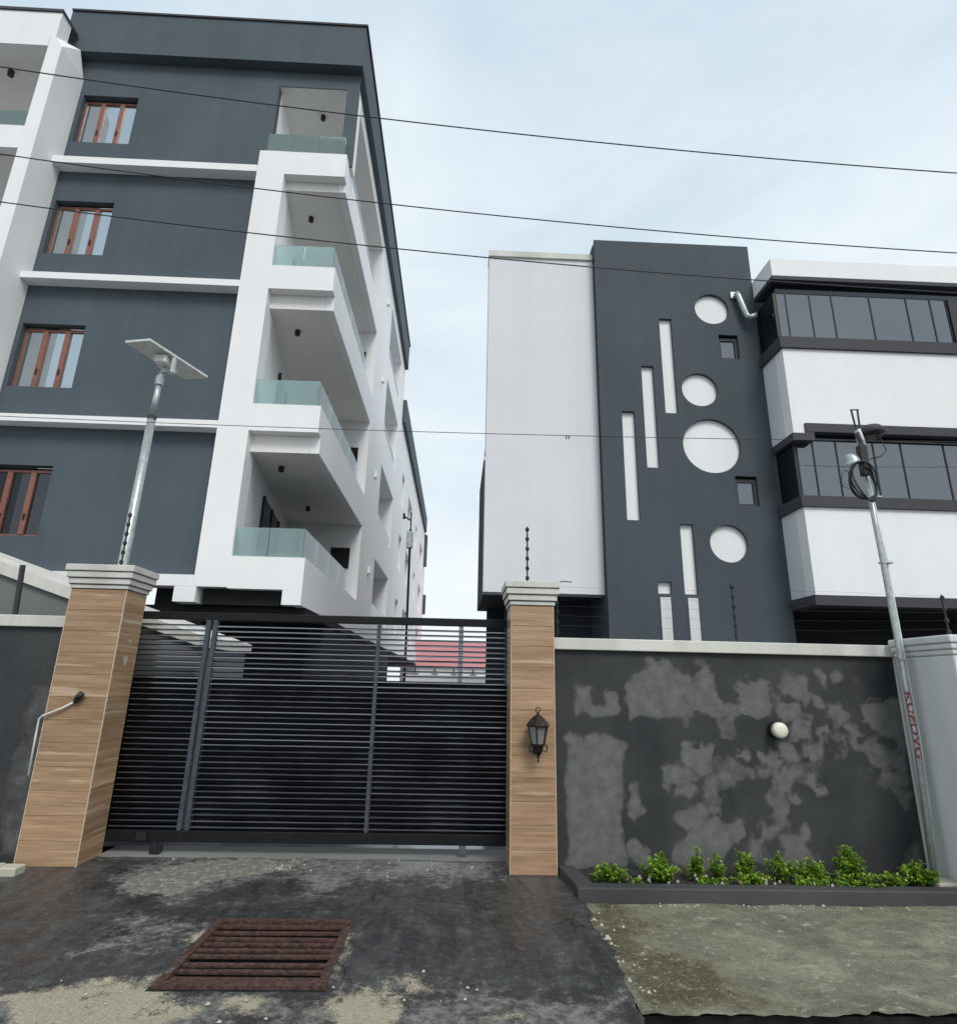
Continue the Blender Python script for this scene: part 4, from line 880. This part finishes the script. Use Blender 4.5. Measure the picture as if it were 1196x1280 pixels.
m = MB(); m.tube([(cx, cy+.01, 1.04), (cx, cy+.07, 1.03), (cx, cy+.13, 1.10)], .012, 8); m.box(cx-.035, cx+.035, 5.986, 6.0, 1.02, 1.18); m.build('wall_bracket', BRONZE, ln)

bl = thing('bulkhead_lamp', (3.155, 6.07, 1.27), 'round cream bulkhead lamp on the blotched charcoal wall', 'lamp')
def disc_y(prof, x, z, seg=24):
    m = MB().lathe([(r, d) for r, d in prof], 0, 0, seg); m.v = [(x+a, d, z+b) for a, b, d in m.v]; return m
disc_y([(.080, 6.099), (.080, 6.03)], 3.155, 1.27).build('base', BLACK, bl)
disc_y([(.074, 6.031), (.074, 5.99), (.066, 5.972), (.045, 5.962), (.010, 5.958)], 3.155, 1.27).build('diffuser', LAMPFACE, bl, True)

# ================================================================== electric fence on pillars and wall
def fence_post(name_label, x, y, z0, z1, n):
    t = thing('fence_post', (x, y, z0), name_label, 'fence post', 'electric fence posts')
    MB().tube([(x, y, z0-.02), (x, y, z1)], .009, 6).build('rod', BLACK, t)
    for k in range(n):
        z = z0+(z1-z0)*(k+.7)/n; MB().lathe([(.012, z-.022), (.020, z-.012), (.020, z+.012), (.012, z+.022)], x, y-.004, 8).build('insulator', BLACK, t)
    return t
fence_post('black electric fence post standing on the lantern pillar cap', .73, 6.22, 2.653, 3.29, 6)
fence_post('black electric fence post on the conduit pillar cap, against the solar light pole', -3.53, 6.27, 2.72, 3.33, 6)
fence_post('stub of black fence post at the back of the conduit pillar cap', -3.76, 6.40, 2.72, 2.80, 1)
fence_post('black electric fence post in the middle of the blotched wall coping', 2.91, 6.2, 2.106, 2.72, 6)
fence_post('black electric fence post on the coping tight against the lantern pillar', 1.035, 6.2, 2.106, 2.70, 6)
fence_post('black electric fence post on the weathered white pillar cap', 4.86, 5.8, 2.155, 2.6, 4)
MB().tube([(1.035, 6.2, 2.69), (1.12, 6.2, 2.70), (1.20, 6.19, 2.695)], .006, 6).build('arm', BLACK, bpy.data.objects['fence_post.004'])
lp_ = thing('fence_post', (-4.53, 6.33, 2.2), 'slanting black fence post on the coping of the dark wall', 'fence post', 'electric fence posts')
MB().tube([(-4.53, 6.33, 2.19), (-4.57, 6.33, 2.74)], .026, 6).build('rod', BLACK, lp_)
for k, z in enumerate((2.24, 2.34, 2.44, 2.54, 2.64)):
    tag(MB().tube([(1.035, 6.19, z), (2.0, 6.19, z-.004), (2.91, 6.19, z), (3.9, 6.0, z-.006), (4.86, 5.79, z-.02*k+.02)], .0009, 5).build('fence_wire', CABLE),
        ('lowest', 'second lowest', 'middle', 'second highest', 'highest')[k] + ' electric fence wire strung above the blotched wall coping', 'wire', 'electric fence wires')

# ================================================================== solar street light
sl = thing('solar_street_light', (-3.70, 6.66, 0), 'galvanised solar street light with flat panel behind a tiled pillar', 'street light')
MB().tube([(-3.74, 6.66, -.03), (-3.73, 6.66, 2.6), (-3.715, 6.66, 4.62)], [.062, .056, .045], 14).build('pole', GALV, sl, True)
MB().tube([(-3.715, 6.66, 4.60), (-3.715, 6.66, 4.64)], .052, 14).build('pole_collar', CHAR, sl)
MB().tube([(-3.715, 6.66, 4.63), (-3.705, 6.66, 5.12)], .033, 12).build('pole_top', GALV, sl, True)
MB().tube([(-3.705, 6.66, 5.05), (-3.705, 6.66, 5.16)], .046, 12).build('clamp', GALV, sl)
A_, B_, C_ = Vector((-3.985, 6.30, 5.40)), Vector((-3.675, 6.25, 5.41)), Vector((-3.315, 7.03, 5.37)); D_ = A_ + (C_-B_)
up = Vector((0, 0, .028)); pm = MB(); pm.quad(A_, D_, C_, B_); pm.quad(A_+up, B_+up, C_+up, D_+up)
for a, b in ((A_, B_), (B_, C_), (C_, D_), (D_, A_)): pm.quad(a, b, b+up, a+up)
pm.build('panel', PALEMETAL, sl)
ins = lambda q: q.lerp((A_+C_)/2, .06)
pm = MB(); e = Vector((0, 0, .030)); pm.quad(ins(A_)+e, ins(B_)+e, ins(C_)+e, ins(D_)+e); pm.build('solar_cells', BAYGLASS, sl)
cen = (A_+C_)/2
MB().box(cen.x-.09, cen.x+.05, cen.y-.16, cen.y+.16, 5.29, 5.385).build('battery_box', SOFFIT, sl, bevel=.01)
MB().box(cen.x+.10, cen.x+.13, cen.y-.10, cen.y-.05, 5.19, 5.385).build('bracket', PALEMETAL, sl)
MB().tube([(-3.705, 6.66, 5.14), (cen.x, cen.y, 5.30)], .040, 10).build('neck', GALV, sl)
m = MB(); m.tube([(cen.x+.115, cen.y-.07, 5.22), (-3.70, 6.64, 5.20)], .018, 8); m.build('strut', GALV, sl)

# ================================================================== service pole by the white pillar
sp = thing('service_pole', (4.30, 5.78, 0), 'slim grey pole with red lettering, cable coil and lamp head', 'pole')
PX, PY = 4.325, 5.78
MB().tube([(4.275, PY, -.03), (PX, PY, 1.2), (4.300, PY, 3.0), (4.262, PY, 4.36)], .027, 14).build('pole', GALV, sp, True)
MB().tube([(4.322, PY+.012, .0), (4.372, PY+.012, 1.2), (4.345, PY+.012, 3.0), (4.310, PY+.012, 3.75)], .013, 12).build('conduit', PALEMETAL, sp, True)
for z in (1.95, 2.9, 3.6): MB().box(4.27, 4.385, PY-.034, PY+.03, z, z+.016).build('strap', GALV, sp)
def ellipse(cx, cy, cz, rx, rz, n, tilt, ph=0.0): return [(cx+rx*math.cos(a)+tilt*rz*math.sin(a), cy+.03*math.sin(a*2+ph), cz+rz*math.sin(a)) for a in [2*math.pi*k/n for k in range(n+1)]]
for k in range(4):
    MB().tube(ellipse(4.165+.006*k, 5.70-.012*k, 3.76-.008*k, .135-.006*k, .20+.006*k, 36, -.10, k), .0095, 6, False).build('cable_coil', CABLE, sp, True)
MB().tube(ellipse(4.02, 5.70, 3.77, .07, .10, 20, -.1), .0035, 5, False).build('loose_loop', CABLE, sp, True)
hood = MB(); prof = [(0.0, .155), (.05, .15), (.09, .125), (.115, .07), (.12, 0.0)]
n0 = 0
for i, (r_, z_) in enumerate(prof):
    for k in range(13):
        a = math.pi*k/12+math.pi; hood.v.append((4.10+.9*r_*math.cos(a)*1.0-.02*(1-i/4), 5.70+.8*r_*math.sin(a)+.05, 3.94+z_))
for i in range(4):
    for k in range(12): q = i*13+k; hood.f.append((q, q+1, q+14, q+13))
hood.v = [(4.10+(x_-4.10)*.75+.02, y_, 3.94+(z_-3.94)*.8) for x_, y_, z_ in hood.v]; hood.build('hood', GALV, sp, True)
MB().box(4.19, 4.27, 5.68, 5.76, 3.82, 4.16).build('junction_box', BLACK, sp, bevel=.012)
m = MB(); m.tube([(4.262, PY, 4.30), (4.24, PY-.01, 4.42), (4.225, PY-.01, 4.60)], .010, 6); m.tube([(4.262, PY, 4.30), (4.29, PY-.01, 4.42), (4.295, PY-.01, 4.60)], .010, 6); m.tube([(4.215, PY-.01, 4.60), (4.31, PY-.01, 4.605)], .007, 6)
m.build('fork_bracket', CHAR, sp)
m = MB(); m.lathe([(.115, 4.305), (.13, 4.32), (.125, 4.36), (.09, 4.40), (.04, 4.42)], 4.40, 5.76, 18); m.build('lamp_head', CHAR, sp, True)
MB().lathe([(.09, 4.275), (.112, 4.304)], 4.40, 5.76, 18).build('lamp_lens', BLACK, sp)
m = MB(); m.tube([(4.24, 5.76, 4.0), (4.22, 5.75, 4.12), (4.26, 5.75, 4.2), (4.23, 5.75, 4.3), (4.28, 5.75, 4.34), (4.36, 5.76, 4.33)], .022, 8); m.build('cable_bundle', CABLE, sp, True)
MB().tube([(4.29, 5.745, 4.16), (4.27, 5.735, 4.26), (4.25, 5.74, 4.36)], .017, 8).build('pale_tape', PVC, sp, True)
MB().tube([(4.36, 5.75, 4.33), (4.46, 5.72, 4.25), (4.50, 5.72, 4.12), (4.44, 5.72, 4.05), (4.33, 5.75, 4.02)], .006, 6).build('drop_cable', CABLE, sp, True)
# hand-painted red letters running down the pole, wrapped to its round face
fc = bpy.data.curves.new('lettering', 'FONT'); fc.body = 'KUEDVG'; fc.size = .125; fc.space_character = 1.0; fc.offset = .004; fc.resolution_u = 3
fo = bpy.data.objects.new('lettering_source', fc); C.objects.link(fo); bpy.context.view_layer.update()
em = bpy.data.meshes.new_from_object(fo.evaluated_get(bpy.context.evaluated_depsgraph_get()))
bm = bmesh.new(); bm.from_mesh(em); bmesh.ops.triangulate(bm, faces=bm.faces); 
bmesh.ops.subdivide_edges(bm, edges=bm.edges, cuts=2, use_grid_fill=True)
tl = max(v.co.x for v in bm.verts)
for v in bm.verts:
    s, w_ = v.co.x/tl, (v.co.y-.045)*.85; z = 1.66-s*.60; ax_ = 4.275+(z/1.2)*.05 if z < 1.2 else 4.325-(z-1.2)*.0139
    a = w_*.8/.03 - .30; v.co = Vector((ax_+.0285*math.sin(a), PY-.0285*math.cos(a), z))
lm = bpy.data.meshes.new('red_lettering'); bm.to_mesh(lm); bm.free(); lm.materials.append(REDPAINT)
lo = bpy.data.objects.new('red_lettering', lm); C.objects.link(lo); put(lo, sp)
bpy.data.objects.remove(fo); bpy.data.meshes.remove(em)

# ================================================================== overhead cables
def cable(p1, p2, p3, y, rad, label):
    (a, za), (b, zb), (c, zc) = p1, p2, p3
    f = lambda x: za*(x-b)*(x-c)/((a-b)*(a-c)) + zb*(x-a)*(x-c)/((b-a)*(b-c)) + zc*(x-a)*(x-b)/((c-a)*(c-b))
    tag(MB().tube([(x, y, f(x)) for x in [-13+26*k/60 for k in range(61)]], rad, 6).build('overhead_cable', CABLE, None, True), label, 'cable', 'overhead cables along the street')
cable((-5.075, 7.898), (-.945, 7.45), (5.287, 7.094), 5.0, .0065, 'uppermost overhead cable, crossing the slate roof parapet and open sky')
cable((-4.80, 6.737), (.932, 6.212), (5.07, 6.047), 5.0, .0058, 'second highest overhead cable, passing just above the right-hand roofs')
cable((-4.659, 6.146), (.216, 5.737), (4.969, 5.558), 5.0, .0058, 'overhead cable cutting across the top of the slate panel')
cable((-4.112, 3.843), (-.278, 3.832), (4.629, 3.918), 5.0, .003, 'hair-thin lowest overhead wire crossing the largest white circle')
